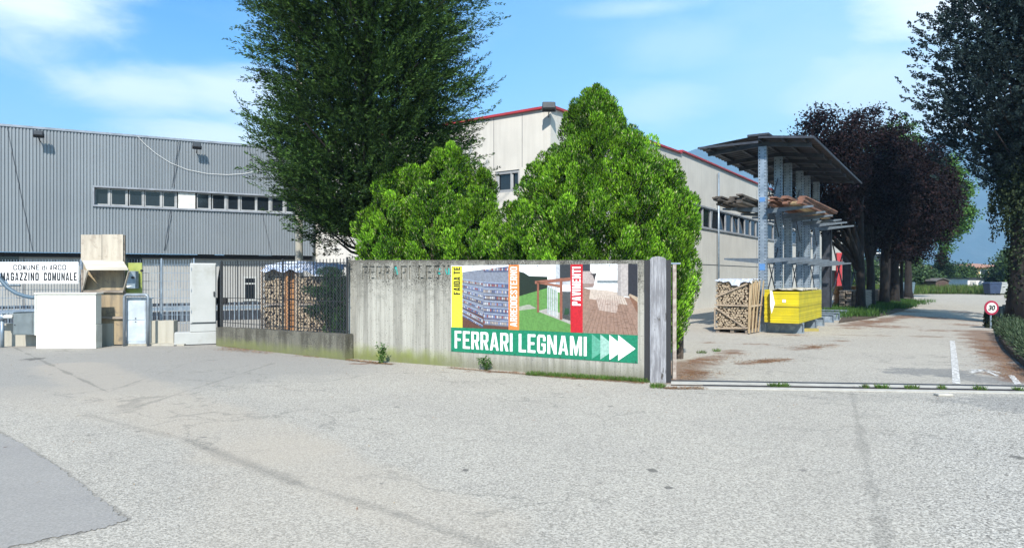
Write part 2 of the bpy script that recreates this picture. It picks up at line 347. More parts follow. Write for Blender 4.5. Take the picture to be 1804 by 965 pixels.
def concrete(name, base, dark, streak=1.0, moss=0.0, speck=0.0, kind='object', top=1.9, planks=0.0, moss_z=.35, left_only=None):
    m = Mat(name); p = m.pos(kind); x, y, z = m.xyz(p)
    big = m.noise(p, .9, 5).ramp(.3, .7); st_ = m.noise(m.pos(kind, (1, 1, .06)), 7, 5, .6).ramp(.35, .7)
    fine = m.noise(p, 45, 4, .6)
    c = m.mix(big * .55, base, tuple(v * .8 for v in base)); c = m.mix(st_ * (.55 * streak), c, dark)
    hgt = fine
    if planks:
        cell = (x / planks)._m('FLOOR'); wn = m.node('ShaderNodeTexWhiteNoise'); wn.noise_dimensions = '1D'; m.nt.links.new(cell.s, wn.inputs['W'])
        wv = E(m.nt, wn.outputs['Value']); c = m.scale_col(c, wv * .34 + .80)
        fr = (x / planks)._m('FRACT'); edge = (fr - .5).ab().ramp(.44, .5); c = m.mix(edge * .45, c, dark); hgt = hgt * .25 + wv * .5 - edge * .7
        grain = m.noise(m.pos(kind, (1, 1, .05)), 60, 3, .6).ramp(.3, .75); c = m.mix(grain * .3, c, tuple(v * 1.25 for v in base))
    if speck:
        sn = m.noise(p, 38, 3, .7); tz = z.ramp(top - .75, top); thr = m.noise(p, 2.5, 3).ramp(.25, .75) * tz
        mot = m.noise(p, 7, 6, .75); c = m.mix((mot + z.ramp(top - 1.3, top) * .16).ramp(.55, .72) * .5, c, (.12, .12, .10)); c = m.mix((sn + thr * .26).ramp(.60, .68) * speck, c, (.03, .03, .025))
        c = m.mix((st_ * .6 + .25) * (z + (m.noise(m.pos(kind, (1, 1, .05)), 6, 4) - .5) * 1.3).ramp(top - .9, top) * .75, c, tuple(v * .8 for v in dark))
        c = m.mix((m.noise(p, 24, 4, .7) + z.ramp(top - .12, top + .02) * .22).ramp(.60, .72) * z.ramp(top - .14, top - .03), c, (.10, .095, .08))
    if moss:
        mz = (z + (m.noise(p, 5, 4) - .5) * .25).ramp(moss_z, moss_z * .15); mn = m.noise(p, 2.2, 3).ramp(.3, .6)
        g = mz * moss
        if left_only is not None: g = g * x.ramp(left_only + .9, left_only)
        c = m.mix(g * (mn * .5 + .5), c, (.20, .24, .045))
        c = m.mix((z + (m.noise(m.pos(kind, (1, 1, .2)), 11, 4) - .5) * .35).ramp(.3, .02) * .6, c, (.12, .12, .07))
    m.color(c); m.set(.9, 0, .25); m.bump(hgt, .006, .6); return m.m
M['concrete_planks'] = concrete('board_formed_concrete', (.37, .36, .31), (.13, .125, .105), 1.15, 1.0, 1.0, planks=.105, left_only=2.1)
M['concrete_low'] = concrete('mossy_low_concrete', (.22, .21, .165), (.065, .06, .045), 1.3, .7, .6, top=.5, moss_z=.25)
M['concrete_pale'] = concrete('pale_concrete', (.40, .38, .32), (.22, .20, .155), .8, .0, .0)
M['concrete_grey'] = concrete('grey_concrete_panel', (.34, .34, .325), (.23, .23, .22), .6)
M['concrete_wall'] = concrete('factory_wall', (.55, .53, .48), (.39, .375, .34), .65, kind='world')

def ground_mat():
    m = Mat('gravelly_asphalt'); p = m.pos('world'); x, y, z = m.xyz(p)
    wob = m.noise(p, 1.3, 5, .6) - .5
    fine = m.voro(p, 95); fcol = m.node('ShaderNodeTexVoronoi'); m.nt.links.new(p, fcol.inputs['Vector']); fcol.inputs['Scale'].default_value = 85
    cr = m.node('ShaderNodeSeparateColor'); m.nt.links.new(fcol.outputs['Color'], cr.inputs[0]); rv = E(m.nt, cr.outputs[0])
    n2 = m.noise(p, 42, 6, .75); n3 = m.noise(p, .45, 5, .6); n4 = m.noise(p, 4.5, 5, .65)
    c = m.mix(n3.ramp(.35, .65) * .5, (.385, .356, .302), (.315, .293, .255))
    c = m.mix((n4.ramp(.3, .75)) * .35, c, (.415, .385, .325))
    agg = rv * .7 + .60 + (n2 - .5) * 1.3
    # smoother, greyer, dirtier surface towards the cabinets on the left
    def line(ax, ay, bx, by, wd, soft, wamt=.8):
        dx, dy = bx - ax, by - ay; ln2 = dx * dx + dy * dy
        t = (((x - ax) * dx + (y - ay) * dy) / ln2).clamp()
        ex = x - ax - t * dx; ey = y - ay - t * dy
        return ((ex * ex + ey * ey).sq() + wob * wamt).ramp(wd + soft, wd)
    bn = m.noise(p, 4.5, 6, .75)
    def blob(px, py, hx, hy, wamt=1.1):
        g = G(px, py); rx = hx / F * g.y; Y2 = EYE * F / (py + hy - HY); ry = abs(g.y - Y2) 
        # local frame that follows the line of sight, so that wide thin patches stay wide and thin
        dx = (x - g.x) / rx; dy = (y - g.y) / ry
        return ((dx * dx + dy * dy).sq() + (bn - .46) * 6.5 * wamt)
    a, b = G(-200, 700), G(700, 625)
    smooth_far = ((y - 9.5) + wob * 2.5 - x * .55).ramp(2.0, 4.0) * x.ramp(-1.0, -3.5)
    c = m.mix(smooth_far * .75, c, (.27, .26, .235)); amp = 1 - smooth_far * .5
    for (p0, p1, wd, s, k) in (((120, 645), (480, 790), .42, .35, .5), ((480, 790), (800, 920), .30, .3, .42), ((480, 790), (560, 965), .45, .4, .3), ((20, 690), (330, 745), .3, .5, .3)):
        g0, g1 = G(*p0), G(*p1); mk = line(g0.x, g0.y, g1.x, g1.y, wd, s, .5) * k
        c = m.mix(mk, c, (.40, .35, .28)); amp = amp * (1 - mk * .6)
    for (p0, p1, wd, s, k) in (((150, 730), (330, 775), .0, .08, .22), ((330, 775), (520, 850), .0, .13, .42), ((520, 850), (700, 905), .0, .09, .3), ((700, 905), (1000, 1010), .0, .06, .3), ((0, 600), (190, 690), .004, .03, .5),
                               ((190, 690), (330, 640), .0, .03, .35), ((1500, 690), (1560, 965), .01, .05, .3), ((230, 720), (480, 640), .0, .04, .35)):
        g0, g1 = G(*p0), G(*p1); c = m.mix(line(g0.x, g0.y, g1.x, g1.y, wd, s, .25) * k, c, (.13, .125, .11))
    # worn dark coarse area to the right, with more contrast between stones and binder
    coarse = (x - y * .52 + wob * 1.5).ramp(-.4, 1.2) * y.ramp(10.2, 8.5)
    agg = agg + coarse * ((rv - .5) * .45)
    c = m.mix(coarse * .25, c, (.31, .31, .30))
    # cracks
    dist = m.noise(p, 2, 4); vm = m.node('ShaderNodeVectorMath'); vm.operation = 'ADD'; cmb = m.node('ShaderNodeCombineXYZ'); m.nt.links.new((dist * 1.2).s, cmb.inputs[0]); m.nt.links.new((wob * 1.4).s, cmb.inputs[1])
    m.nt.links.new(p, vm.inputs[0]); m.nt.links.new(cmb.outputs[0], vm.inputs[1])
    ck = m.voro(vm.outputs[0], .75, 'DISTANCE_TO_EDGE').ramp(.022, .0) * m.noise(p, .35, 3).ramp(.46, .56)
    c = m.mix(ck * .36, c, (.10, .10, .09))
    # off-screen cast shadows painted into colour at right; shine-worn strip near the gate
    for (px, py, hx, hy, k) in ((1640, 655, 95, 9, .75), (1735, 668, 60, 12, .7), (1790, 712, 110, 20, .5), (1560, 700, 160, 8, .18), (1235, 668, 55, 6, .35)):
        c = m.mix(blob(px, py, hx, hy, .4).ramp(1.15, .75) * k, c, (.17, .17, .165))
    c = m.scale_col(c, ((agg - 1) * amp + 1).mx(.25)); c = m.mix(.10, c, (.15, .135, .11))
    # small dark oil and gum spots, tiny leaves
    sp = m.voro(p, 1.1); c = m.mix(sp.ramp(.05, .03) * .6, c, (.12, .11, .10))
    for (px, py, hx, hy) in ((1148, 828, 10, 4), (1177, 858, 9, 3), (672, 851, 8, 2.5), (820, 827, 6, 3), (1795, 805, 16, 5), (60, 632, 20, 3)):
        c = m.mix(blob(px, py, hx, hy, .5).ramp(1.1, .7) * .8, c, (.10, .095, .085))
    # dry rust-brown needle litter
    for (px, py, hx, hy, wa) in ((1215, 655, 52, 12, .9), (1240, 634, 55, 6, 1), (1290, 622, 45, 5, 1), (1350, 636, 42, 5, 1), (1435, 611, 26, 7, 1), (1330, 606, 45, 2.5, 1), (1250, 603, 40, 2, 1), (1560, 575, 80, 6, 1), (1640, 560, 70, 5, 1),
                                 (1700, 572, 40, 5, 1), (1735, 600, 30, 14, 1), (1760, 625, 34, 20, .9), (1795, 650, 30, 14, .8), (1530, 566, 70, 5, 1), (1500, 578, 40, 3, 1), (1660, 582, 70, 3, 1.1), (1480, 600, 35, 2.5, 1), (1590, 548, 60, 5, .8), (450, 615, 90, 3, .8), (560, 627, 80, 3, .8), (650, 640, 60, 2.5, .8), (870, 655, 110, 2.5, .8), (1040, 667, 90, 2.5, .8), (230, 606, 60, 3, .8), (1400, 590, 40, 3, 1), (1700, 550, 30, 4, 1)):
        c = m.mix(blob(px, py, hx * .62, hy * .62, wa).ramp(1.2, .5) * (n2.ramp(.30, .58) * .6 + .3), c, (.15, .068, .032))
    for (p0, p1, wd, s, k, wa) in (((1722, 583), (1748, 612), .15, .5, .75, 1.3), ((1748, 612), (1800, 668), .05, .45, .85, 1.3), ((1500, 574), (1600, 556), .1, .5, .8, 2.2), ((1600, 556), (1720, 566), .0, .6, .6, 3), ((1480, 590), (1640, 592), .0, .25, .5, 2),
                                   ((1192, 668), (1215, 640), .2, .4, .7, 1.2), ((1215, 640), (1300, 618), .0, .3, .6, 1.4), ((1310, 640), (1390, 632), .0, .15, .7, .9), ((1400, 616), (1470, 607), .0, .2, .6, 1.2)):
        g0, g1 = G(*p0), G(*p1); c = m.mix(line(g0.x, g0.y, g1.x, g1.y, wd, s, wa) * (n2.ramp(.32, .55) * .6 + .4) * k, c, (.135, .062, .03))
    for (p0, p1) in (((-120, 722), (0, 762)), ((0, 762), (70, 803)), ((70, 803), (140, 852)), ((140, 852), (222, 915)), ((222, 915), (140, 938)), ((140, 938), (0, 968))):
        g0, g1 = G(*p0), G(*p1); c = m.mix(line(g0.x, g0.y, g1.x, g1.y, .012, .035, .06) * .35, c, (.10, .095, .085))
    m.color(c); m.set(.93, 0, .2); m.bump(fine * (-1) + n2 * .6, .006, .45); return m.m
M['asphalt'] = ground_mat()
def patch_mat():
    m = Mat('newer_asphalt'); p = m.pos('world'); n = m.noise(p, 60, 5, .8); c = m.mix(m.noise(p, .8, 4).ramp(.3, .7), (.275, .26, .235), (.245, .232, .212))
    m.color(m.scale_col(c, n * 1.5 + .25)); m.set(.9, 0, .25); m.bump(n, .004, .5); return m.m
M['patch'] = patch_mat()
def paint_mat():
    m = Mat('worn_road_paint'); p = m.pos('world'); n = m.noise(p, 14, 5, .8)
    m.color(m.mix(n.ramp(.46, .60), (.30, .285, .26), (.72, .71, .68))); m.set(.8); return m.m
M['paint'] = paint_mat()
M['meadow'] = pmat('meadow', (.06, .10, .025), (.09, .09, .035), .2, 1, kind='world', c3=(.05, .08, .02), s3=.03)

# ================================================================== SETTING
g = MB()
ring = [(-9000, -3000), (9000, -3000), (9000, 9000), (-9000, 9000)]
struct(g.poly([(x, y, -.03) for x, y in ring]).build('ground', M['meadow']))
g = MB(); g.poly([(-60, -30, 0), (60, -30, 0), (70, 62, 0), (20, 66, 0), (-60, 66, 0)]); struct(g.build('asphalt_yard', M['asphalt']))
pts = [(-260, 700), (0, 762), (34, 780), (70, 803), (104, 822), (140, 852), (178, 880), (206, 903), (222, 915), (190, 928), (140, 938), (70, 952), (0, 968), (-300, 1030)]
fine_pts = []
for i in range(len(pts)):
    p, q = G(*pts[i]), G(*pts[(i + 1) % len(pts)])
    for k in range(16):
        f_ = k / 16; c_p = p.lerp(q, f_); fine_pts.append((c_p.x + (q - p).normalized().y * (j_ := rnd.uniform(-.018, .018)), c_p.y - (q - p).normalized().x * j_, .004))
struct(MB().poly(fine_pts).build('road_patch', M['patch']))

# ---- mountains far behind, all the way across
def mountain(name, d, prof, seed, mat, back=700):
    nx, ny = 150, 26; xs = np.linspace(-1.3, 1.5, nx); r2 = np.random.default_rng(seed)
    px = np.array([p[0] for p in prof]); hy = np.array([p[1] for p in prof])
    vs = []
    ph = r2.uniform(0, 6.28, 12)
    for i, az_ in enumerate(xs):
        X = math.tan(az_ * .72) * d; pxx = CX + X / d * F; top = (HY - np.interp(pxx, px, hy)) / F * (d + back * .9)
        top *= 1 + .025 * math.sin(pxx * .021 + ph[0]) + .02 * math.sin(pxx * .057 + ph[1]) + .01 * math.sin(pxx * .13 + ph[2])
        for j in range(ny):
            t = j / (ny - 1); gull = sum(math.sin(pxx * f_ + ph[k] + t * 2.2 * s2) * a2 for k, (f_, a2, s2) in enumerate(((.012, .5, 1), (.03, .4, -1.3), (.07, .22, 1.7), (.15, .12, -2))))
            zz = top * (t ** .95) + gull * 60 * math.sin(math.pi * t) * 1.0
            vs.append((X * (1 + back * t / d), d + back * t + gull * 60 * math.sin(math.pi * t), zz - 2))
    fs = [(i * ny + j, (i + 1) * ny + j, (i + 1) * ny + j + 1, i * ny + j + 1) for i in range(nx - 1) for j in range(ny - 1)]
    return struct(MB().add(vs, fs).build(name, mat, smooth=True))
def mount_mat():
    m = Mat('forested_slope'); p = m.pos('world'); n = m.noise(p, .012, 6, .7); n2 = m.noise(p, .002, 4)
    c = m.mix(n.ramp(.35, .65), (.012, .035, .035), (.03, .06, .055)); c = m.mix((n2 + (n - .5) * .5).ramp(.56, .66) * .5, c, (.08, .10, .10)); m.color(c); m.set(1, 0, .1); m.bump(n, 12, .8); return m.m
mountain('mountain', 2600, [(-2000, 330), (0, 380), (900, 360), (1080, 300), (1215, 268), (1242, 262), (1300, 272), (1380, 285), (1500, 262), (1600, 240), (1700, 222), (1804, 196), (2100, 170), (2600, 200), (4000, 300)], 3, mount_mat())

# ---- haze
hz = MB().box(-3800, 4600, -60, 3500, -1.5, 840).build('haze', Mat('haze_air').m); hz['kind'] = 'stuff'
hm = hz.data.materials[0]; hnt = hm.node_tree; hnt.nodes.remove(hnt.nodes['Principled BSDF'])
pv = hnt.nodes.new('ShaderNodeVolumePrincipled'); pv.inputs['Color'].default_value = (.42, .70, 1.0, 1); pv.inputs['Density'].default_value = .00026; pv.inputs['Anisotropy'].default_value = -.15
hnt.links.new(pv.outputs[0], hnt.nodes['Material Output'].inputs['Volume'])

# ================================================================== GREY CORRUGATED WAREHOUSE
gp = Plane((-18.04, 24.0), (-8.43, 28.9))
GB = thing('warehouse', 'long grey warehouse clad in ribbed metal sheet with one high window strip', 'warehouse', (*gp.at(0)[:2], 0), gp.rz)
clad = Mat('grey_ribbed_cladding'); p = clad.pos('object'); n = clad.noise(p, .6, 4); cx_ = clad.mix(n.ramp(.3, .7), (.212, .234, .250), (.192, .213, .230))
cx_ = clad.mix(clad.noise(clad.pos('object', (1, 1, .1)), 9, 4).ramp(.5, .8) * .3, cx_, (.21, .24, .265)); px_, _, _ = clad.xyz(clad.pos('object')); wn_ = clad.node('ShaderNodeTexWhiteNoise'); wn_.noise_dimensions = '1D'; clad.nt.links.new((px_ / 1.03)._m('FLOOR').s, wn_.inputs['W'])
cx_ = clad.scale_col(cx_, E(clad.nt, wn_.outputs['Value']) * .10 + .95); clad.color(cx_); clad.set(.42, .25, .5); M['clad'] = clad.m
PT = .103
ZT, ZB, W0, W1 = 6.95, 2.50, 4.28, 4.93
U0, U1 = -9.0, gp.u(552); us, ue = (U0 + round((gp.u(p_) - U0) / PT) * PT for p_ in (165, 528))
def ribs(mb, u0, u1, z0, z1, pitch=.103, d=.032, mi=0):
    n = int(round((u1 - u0) / pitch)); prof = []
    for i in range(n):
        u = u0 + i * pitch; prof += [(u, 0), (u + pitch * .56, 0), (u + pitch * .66, d), (u + pitch * .9, d)]
    prof.append((u1, 0)); vs = [(a, b, z0) for a, b in prof] + [(a, b, z1) for a, b in prof]; m = len(prof)
    mb.add(vs, [(i, i + 1, i + 1 + m, i + m) for i in range(m - 1)], mi)
mb = MB(); ribs(mb, U0, us, ZB, ZT); ribs(mb, us, ue, W1, ZT); ribs(mb, us, ue, ZB, W0); ribs(mb, ue, U1, ZB, ZT)
mb.box(U0, U1, .04, .3, ZB + .01, W0 - .02); mb.box(U0, U1, .04, .3, W1 + .02, ZT - .02); mb.box(U0, us - .02, .04, .3, W0, W1); mb.box(ue + .02, U1, .04, .3, W0, W1)
mb.box(U1 - .28, U1 - .01, .3, 26, ZB, ZT - .02)
mb.build('wall', M['clad'], GB)
mb = MB(); mb.box(U0, U1 + .02, -.03, .34, ZT - .03, ZT + .05); mb.box(U0, U1, .34, 26, ZT - .25, ZT - .05)
mb.build('roof_trim', pmat('trim_grey', (.27, .30, .34), rough=.4, metal=.3), GB)
mb = MB(); mb.box(us - .05, us, -.05, .3, W0, W1); mb.box(us - .05, ue + .05, -.06, .3, W1, W1 + .06); mb.box(us - .05, ue + .05, -.06, .3, W0 - .06, W0); mb.box(ue, ue + .05, -.05, .3, W0, W1)
mb.box(us, ue, .31, .35, W0, W1, 1)
mb.build('window_surround', [pmat('window_trim', (.25, .27, .30), rough=.45), M['black']], GB)
# individual windows: pixel edges of the panes
for (a, b) in ((166, 191), (194, 222), (226, 251), (254, 283), (286, 309), (346, 369), (373, 397), (400, 421), (424, 451), (452, 475), (478, 500), (503, 526)):
    ua, ub = gp.u(a) + .02, gp.u(b); f = MB()
    f.box(ua, ub, .12, .17, W0 + .005, W0 + .06); f.box(ua, ub, .12, .17, W1 - .05, W1 - .005); f.box(ua, ua + .03, .12, .17, W0 + .06, W1 - .05); f.box(ub - .03, ub, .12, .17, W0 + .06, W1 - .05)
    f.box(ub, ub + .06, .10, .19, W0, W1)
    fo = f.build('window', pmat('frame_grey', (.32, .33, .33), rough=.5) if 'frame_grey' not in bpy.data.materials else bpy.data.materials['frame_grey'], GB)
    MB().box(ua + .03, ub - .03, .14, .15, W0 + .06, W1 - .05).build('pane', M['glass'], fo)
MB().box(gp.u(313) + .02, gp.u(344), .05, .12, W0 + .01, W1 - .02).build('blank_panel', pmat('pale_panel', (.62, .62, .58), rough=.6), GB)
# diagonal lap joints in the cladding
sm = pmat('dark_seam', (.09, .10, .12), rough=.5); sm2 = pmat('light_seam', (.30, .33, .36), rough=.4)
for (a, b) in (((12, 222), (57, 440)), ((20, 262), (54, 425)), ((314, 250), (303, 330)), ((317, 250), (306, 330)), ((300, 368), (289, 441)), ((303, 368), (292, 441)), ((438, 258), (452, 318)), ((461, 372), (478, 446)), ((0, 0), (0, 0))):
    if a == b: continue
    (u0, z0), (u1, z1) = gp.uv(*a), gp.uv(*b); s = MB(); s.bar((u0, -.006, z0), (u1, -.006, z1), .012, .03, 0, (0, 1, 0)); s.build('seam', sm, GB)
# concrete ground floor set back under the cladding
OFF = .45
cg = MB(); cg.box(U0, U1 + 0.0, OFF, OFF + .25, 0, ZB - .16); cg.box(U1 - .28, U1 - .03, OFF + .25, 26, 0, ZB)
cg.build('ground_floor_wall', M['concrete_grey'], GB)
MB().box(U0, U1, .3, OFF + .3, ZB - .16, ZB - .02).build('soffit', M['hole'], GB)
def low_open(a, b, yt, yb, name='opening', mat=None):
    ua, zt = gp.uv(a, yt, OFF); ub, zb = gp.uv(b, yb, OFF)
    zt, zb = gp.uv((a + b) / 2, yt, OFF)[1], gp.uv((a + b) / 2, yb, OFF)[1]
    f = MB(); f.box(ua, ub, OFF - .03, OFF, zb, zt); f.build(name, mat or M['glass'], GB)
low_open(-20, 33, 449, 463); low_open(219, 250, 449, 462); low_open(348, 378, 448, 455); low_open(395, 456, 448, 456); low_open(478, 548, 448, 456)
low_open(-10, 36, 501, 503, 'ledge', M['galv'])
for u in (gp.u(38), gp.u(143), gp.u(192), gp.u(281), gp.u(344), gp.u(420)): MB().box(u - .01, u + .01, OFF - .008, OFF, .0, ZB - .2).build('joint', M['galv_dark'], GB)
for (a, b) in ((428, 452),):
    ua, ub = gp.u(a, OFF), gp.u(b, OFF); f = MB(); f.box(ua, ub, OFF - .05, OFF, .62, 1.62); d_ = f.build('window', M['cabinet'], GB)
    MB().box(ua + .07, ub - .07, OFF - .06, OFF - .04, .70, 1.3).build('pane', M['glass'], d_); MB().box(ua + .07, ub - .07, OFF - .06, OFF - .04, 1.37, 1.55).build('pane', M['glass'], d_)
# low dark plinth louvres behind the fence
f = MB()
u_a, u_b = gp.u(-40, -2.2), gp.u(462, -2.2)
f.box(u_a, u_b, -2.2, -2.1, .0, .36, 1); f.box(u_a, u_b, -2.23, -2.16, .40, .53, 0); f.box(u_a, u_b, -2.2, -2.1, .56, .66, 1)
k = u_a
while k < u_b: f.box(k, k + .035, -2.24, -2.2, .0, .68, 0); k += .16
o = f.build('guard_rail', [M['galv'], M['galv_dark']]); o.location = GB.location; o.rotation_euler = GB.rotation_euler
tag(o, 'long low steel guard rail with upright bars in front of the grey warehouse', 'railing')
# floodlights and cable
def floodlight(plane, px, py, label, rz_extra=0, size=.3, off=-.42):
    u, z = plane.uv(px, py, off); q = plane.at(u, off)
    t = thing('floodlight', label, 'floodlight', (q.x, q.y, z), plane.rz + rz_extra, 'floodlights on the buildings')
    Mx = Matrix.Rotation(R(-28), 4, 'X'); w = size
    b = MB(); b.box(-w / 2, w / 2, -.07, .09, -.11, .11, 0, Mx); b.build('housing', M['black'], t, bevel=.02)
    MB().box(-w / 2 + .025, w / 2 - .025, -.082, -.07, -.09, .09, 0, Mx).build('lens', pmat('lamp_lens', (.05, .055, .06), rough=.25), t)
    b = MB(); b.bar((-w / 2 - .01, 0, 0), (-w / 2 - .01, .0, -.13), .02, .03); b.bar((w / 2 + .01, 0, 0), (w / 2 + .01, 0, -.13), .02, .03); b.bar((-w / 2, 0, -.13), (w / 2, 0, -.13), .03, .02)
    b.tube([(0, 0, -.13), (0, .2, -.2), (0, -off + .02, -.2)], .018, 8); b.build('bracket', M['black'], t)
    return t
floodlight(gp, 68, 236, 'black floodlight high on the grey ribbed wall, near its far left end')
floodlight(gp, 347, 257, 'black floodlight on the grey ribbed wall beside the big dark conifer')
pts = [gp.at(gp.uv(px, py, -.03)[0], -.04, gp.uv(px, py, -.03)[1]) for px, py in ((243, 241), (255, 254), (275, 271), (300, 287), (330, 299), (365, 306), (400, 308), (430, 306), (450, 302), (500, 292))]
tag(MB().tube(pts, .0075, 6).build('cable', flat('pale_cable', (.75, .75, .72))), 'thin white cable hanging in a curve across the grey warehouse wall', 'cable')

# ================================================================== WHITE FACTORY
cor = Vector(((970 - CX) / F * 22.3, 22.3)); vpr, vpl = 1720, -783
dr = Vector(((vpr - CX) / F, 1)).normalized(); dl = Vector(((vpl - CX) / F, 1)).normalized()
rp = Plane(cor, cor + dr); lp_far = cor + dl * 15.0; lp = Plane(lp_far, cor)
FB = thing('factory', 'pale concrete factory building with red roof edge and long window strips', 'factory', (cor.x, cor.y, 0), 0)
LR = rp.u(1489)
def quadwall(mb, plane, u0, u1, zb, zt0, zt1, th=.25, mi=0, off=0):
    P = [plane.at(u0, off, zb), plane.at(u1, off, zb), plane.at(u1, off, zt1), plane.at(u0, off, zt0)]
    Q = [plane.at(u0, off + th, zb), plane.at(u1, off + th, zb), plane.at(u1, off + th, zt1), plane.at(u0, off + th, zt0)]
    mb.add(P + Q, [(0, 1, 2, 3), (7, 6, 5, 4), (0, 4, 5, 1), (3, 2, 6, 7), (0, 3, 7, 4), (1, 5, 6, 2)], mi)
us_, zs0 = rp.uv(1199, 266); zs = 7.42; zw1, zw0 = 5.24, 4.06
wa = MB(); wst = rp.u(1180)
quadwall(wa, rp, 0, us_, zw1, 7.14, zs); quadwall(wa, rp, us_, LR, zw1, zs + .1, 7.45)
quadwall(wa, rp, 0, wst - 3, zw0, zw1, zw1); quadwall(wa, rp, 0, LR, 2.25, zw0, zw0); 
DO0, DO1 = rp.u(1452), rp.u(1476)
quadwall(wa, rp, 0, DO0, 0, 2.235, 2.235); quadwall(wa, rp, DO1, LR, 0, 2.235, 2.235)
quadwall(wa, rp, rp.u(1440), LR, zw0, zw1, zw1)
wl = lp.u(872); wr = lp.u(915); e_ = lp.len - .0
quadwall(wa, lp, 0, e_ - .26, zw1, 7.14, 7.14); quadwall(wa, lp, 0, wl, 0, zw1, zw1); zl_ = 4.5; quadwall(wa, lp, wr, e_ - .26, zl_, zw1, zw1); quadwall(wa, lp, wl, e_ - .26, 0, zl_, zl_)
wa.build('wall', M['concrete_wall'], FB, world=True)
# roof slab and red edge
rf = MB(); b1 = cor + dr * LR; b2 = b1 + dl * 15; b0 = cor + dl * 15
rf.poly([(*(cor + (b2 - cor) * .02), 6.9), (*b1, 6.9), (*b2, 6.9), (*b0, 6.9)]); rf.build('roof', M['galv_dark'], FB, world=True)
red = pmat('red_metal_edge', (.38, .035, .04), (.32, .03, .035), 3, .45)
tr = MB()
def edge(plane, u0, u1, z0, z1, o=-.05): tr.bar(plane.at(u0, o + .12, z0), plane.at(u1, o + .12, z1), .34, .075)
edge(rp, -.1, us_, 7.17, zs + .03); edge(rp, us_, LR, zs + .13, 7.48); edge(lp, 0, lp.len + .1, 7.17, 7.17)
tr.build('roof_edge', red, FB, world=True)
# panel joints
jt = MB()
for u in [rp.u(px) for px in (1022, 1088, 1172, 1262, 1333, 1392)]: jt.bar(rp.at(u, -.003, .02), rp.at(u, -.003, 4.0), .02, .008, 0, (0, 1, 0)); jt.bar(rp.at(u, -.003, 5.3), rp.at(u, -.003, 7.1), .015, .006, 0, (0, 1, 0))
jt.bar(rp.at(.05, -.003, 2.2425), rp.at(DO0, -.003, 2.2425), .015, .03)
for px in (870, 920): u = lp.u(px); jt.bar(lp.at(u, -.003, 5.3), lp.at(u, -.003, 7.1), .015, .006, 0, (0, 1, 0))
jt.build('panel_joint', M['galv_dark'], FB, world=True)
for px in (1262, 1392):
    u = rp.u(px) + .15; b = MB(); b.tube([rp.at(u, -.08, 0), rp.at(u, -.08, 7.2)], .05, 10); b.build('downpipe', M['galv'], FB, world=True, smooth=True)
# window strips, every casement its own part
wf = pmat('window_frame_grey', (.30, .31, .32), rough=.5)
sf = MB(); sf.bar(rp.at(wst - 3, .04, zw0 + .04), rp.at(rp.u(1440), .04, zw0 + .04), .2, .08); sf.bar(rp.at(wst - 3, .06, zw1 - .04), rp.at(rp.u(1440), .06, zw1 - .04), .16, .08); sf.build('window_sill', wf, FB, world=True)
u = wst - 3; k = 0
while u < rp.u(1438):
    w = 1.28 if u < rp.u(1345) else 1.9; a, b = u, u + w - .02; f = MB(); o1 = .07
    for (x0, x1, z0, z1) in ((a, a + .06, zw0 + .08, zw1 - .08), (b - .06, b, zw0 + .08, zw1 - .08), (a + .06, b - .06, zw0 + .08, zw0 + .13), (a + .06, b - .06, zw1 - .13, zw1 - .08)):
        f.bar(rp.at((x0 + x1) / 2, o1, z0), rp.at((x0 + x1) / 2, o1, z1), x1 - x0, .06, 0, (-rp.d.y, rp.d.x, 0)) if x1 - x0 < .1 else f.bar(rp.at(x0, o1, (z0 + z1) / 2), rp.at(x1, o1, (z0 + z1) / 2), .06, z1 - z0)
    fo = f.build('window', wf, FB, world=True)
    tilt = .12 if k in (3, 8, 10, 11, 15) else 0        # a few casements stand tilted open
    gl = MB(); n_ = .02; gl.add([rp.at(a + .06, .09 + n_, zw0 + .13), rp.at(b - .06, .09 + n_, zw0 + .13), rp.at(b - .06, .09 - tilt * 0 + tilt, zw1 - .13), rp.at(a + .06, .09 + tilt, zw1 - .13)], [(0, 1, 2, 3)]); gl.build('pane', M['glass'], fo, world=True)
    u += w; k += 1
f = MB(); f.add([rp.at(wst - 3, .22, zw0), rp.at(rp.u(1440), .22, zw0), rp.at(rp.u(1440), .22, zw1), rp.at(wst - 3, .22, zw1)], [(0, 1, 2, 3)]); f.build('window_backing', M['black'], FB, world=True)
f = MB(); o1 = .08
for (x0, x1, z0, z1) in ((wl, wl + .12, zl_, zw1), (wr - .1, wr, zl_, zw1), ((wl + wr) / 2 + .1, (wl + wr) / 2 + .2, zl_, zw1)): f.bar(lp.at((x0 + x1) / 2, o1, z0), lp.at((x0 + x1) / 2, o1, z1), x1 - x0, .08, 0, (0, 1, 0))
f.bar(lp.at(wl, o1, zl_ + .05), lp.at(wr, o1, zl_ + .05), .1, .1); f.bar(lp.at(wl, o1, zw1 - .05), lp.at(wr, o1, zw1 - .05), .1, .1)
fo = f.build('window', wf, FB, world=True); MB().add([lp.at(wl + .1, .12, zl_), lp.at(wr - .1, .12, zl_), lp.at(wr - .1, .12, zw1), lp.at(wl + .1, .12, zw1)], [(0, 1, 2, 3)]).build('pane', M['glass'], fo, world=True)
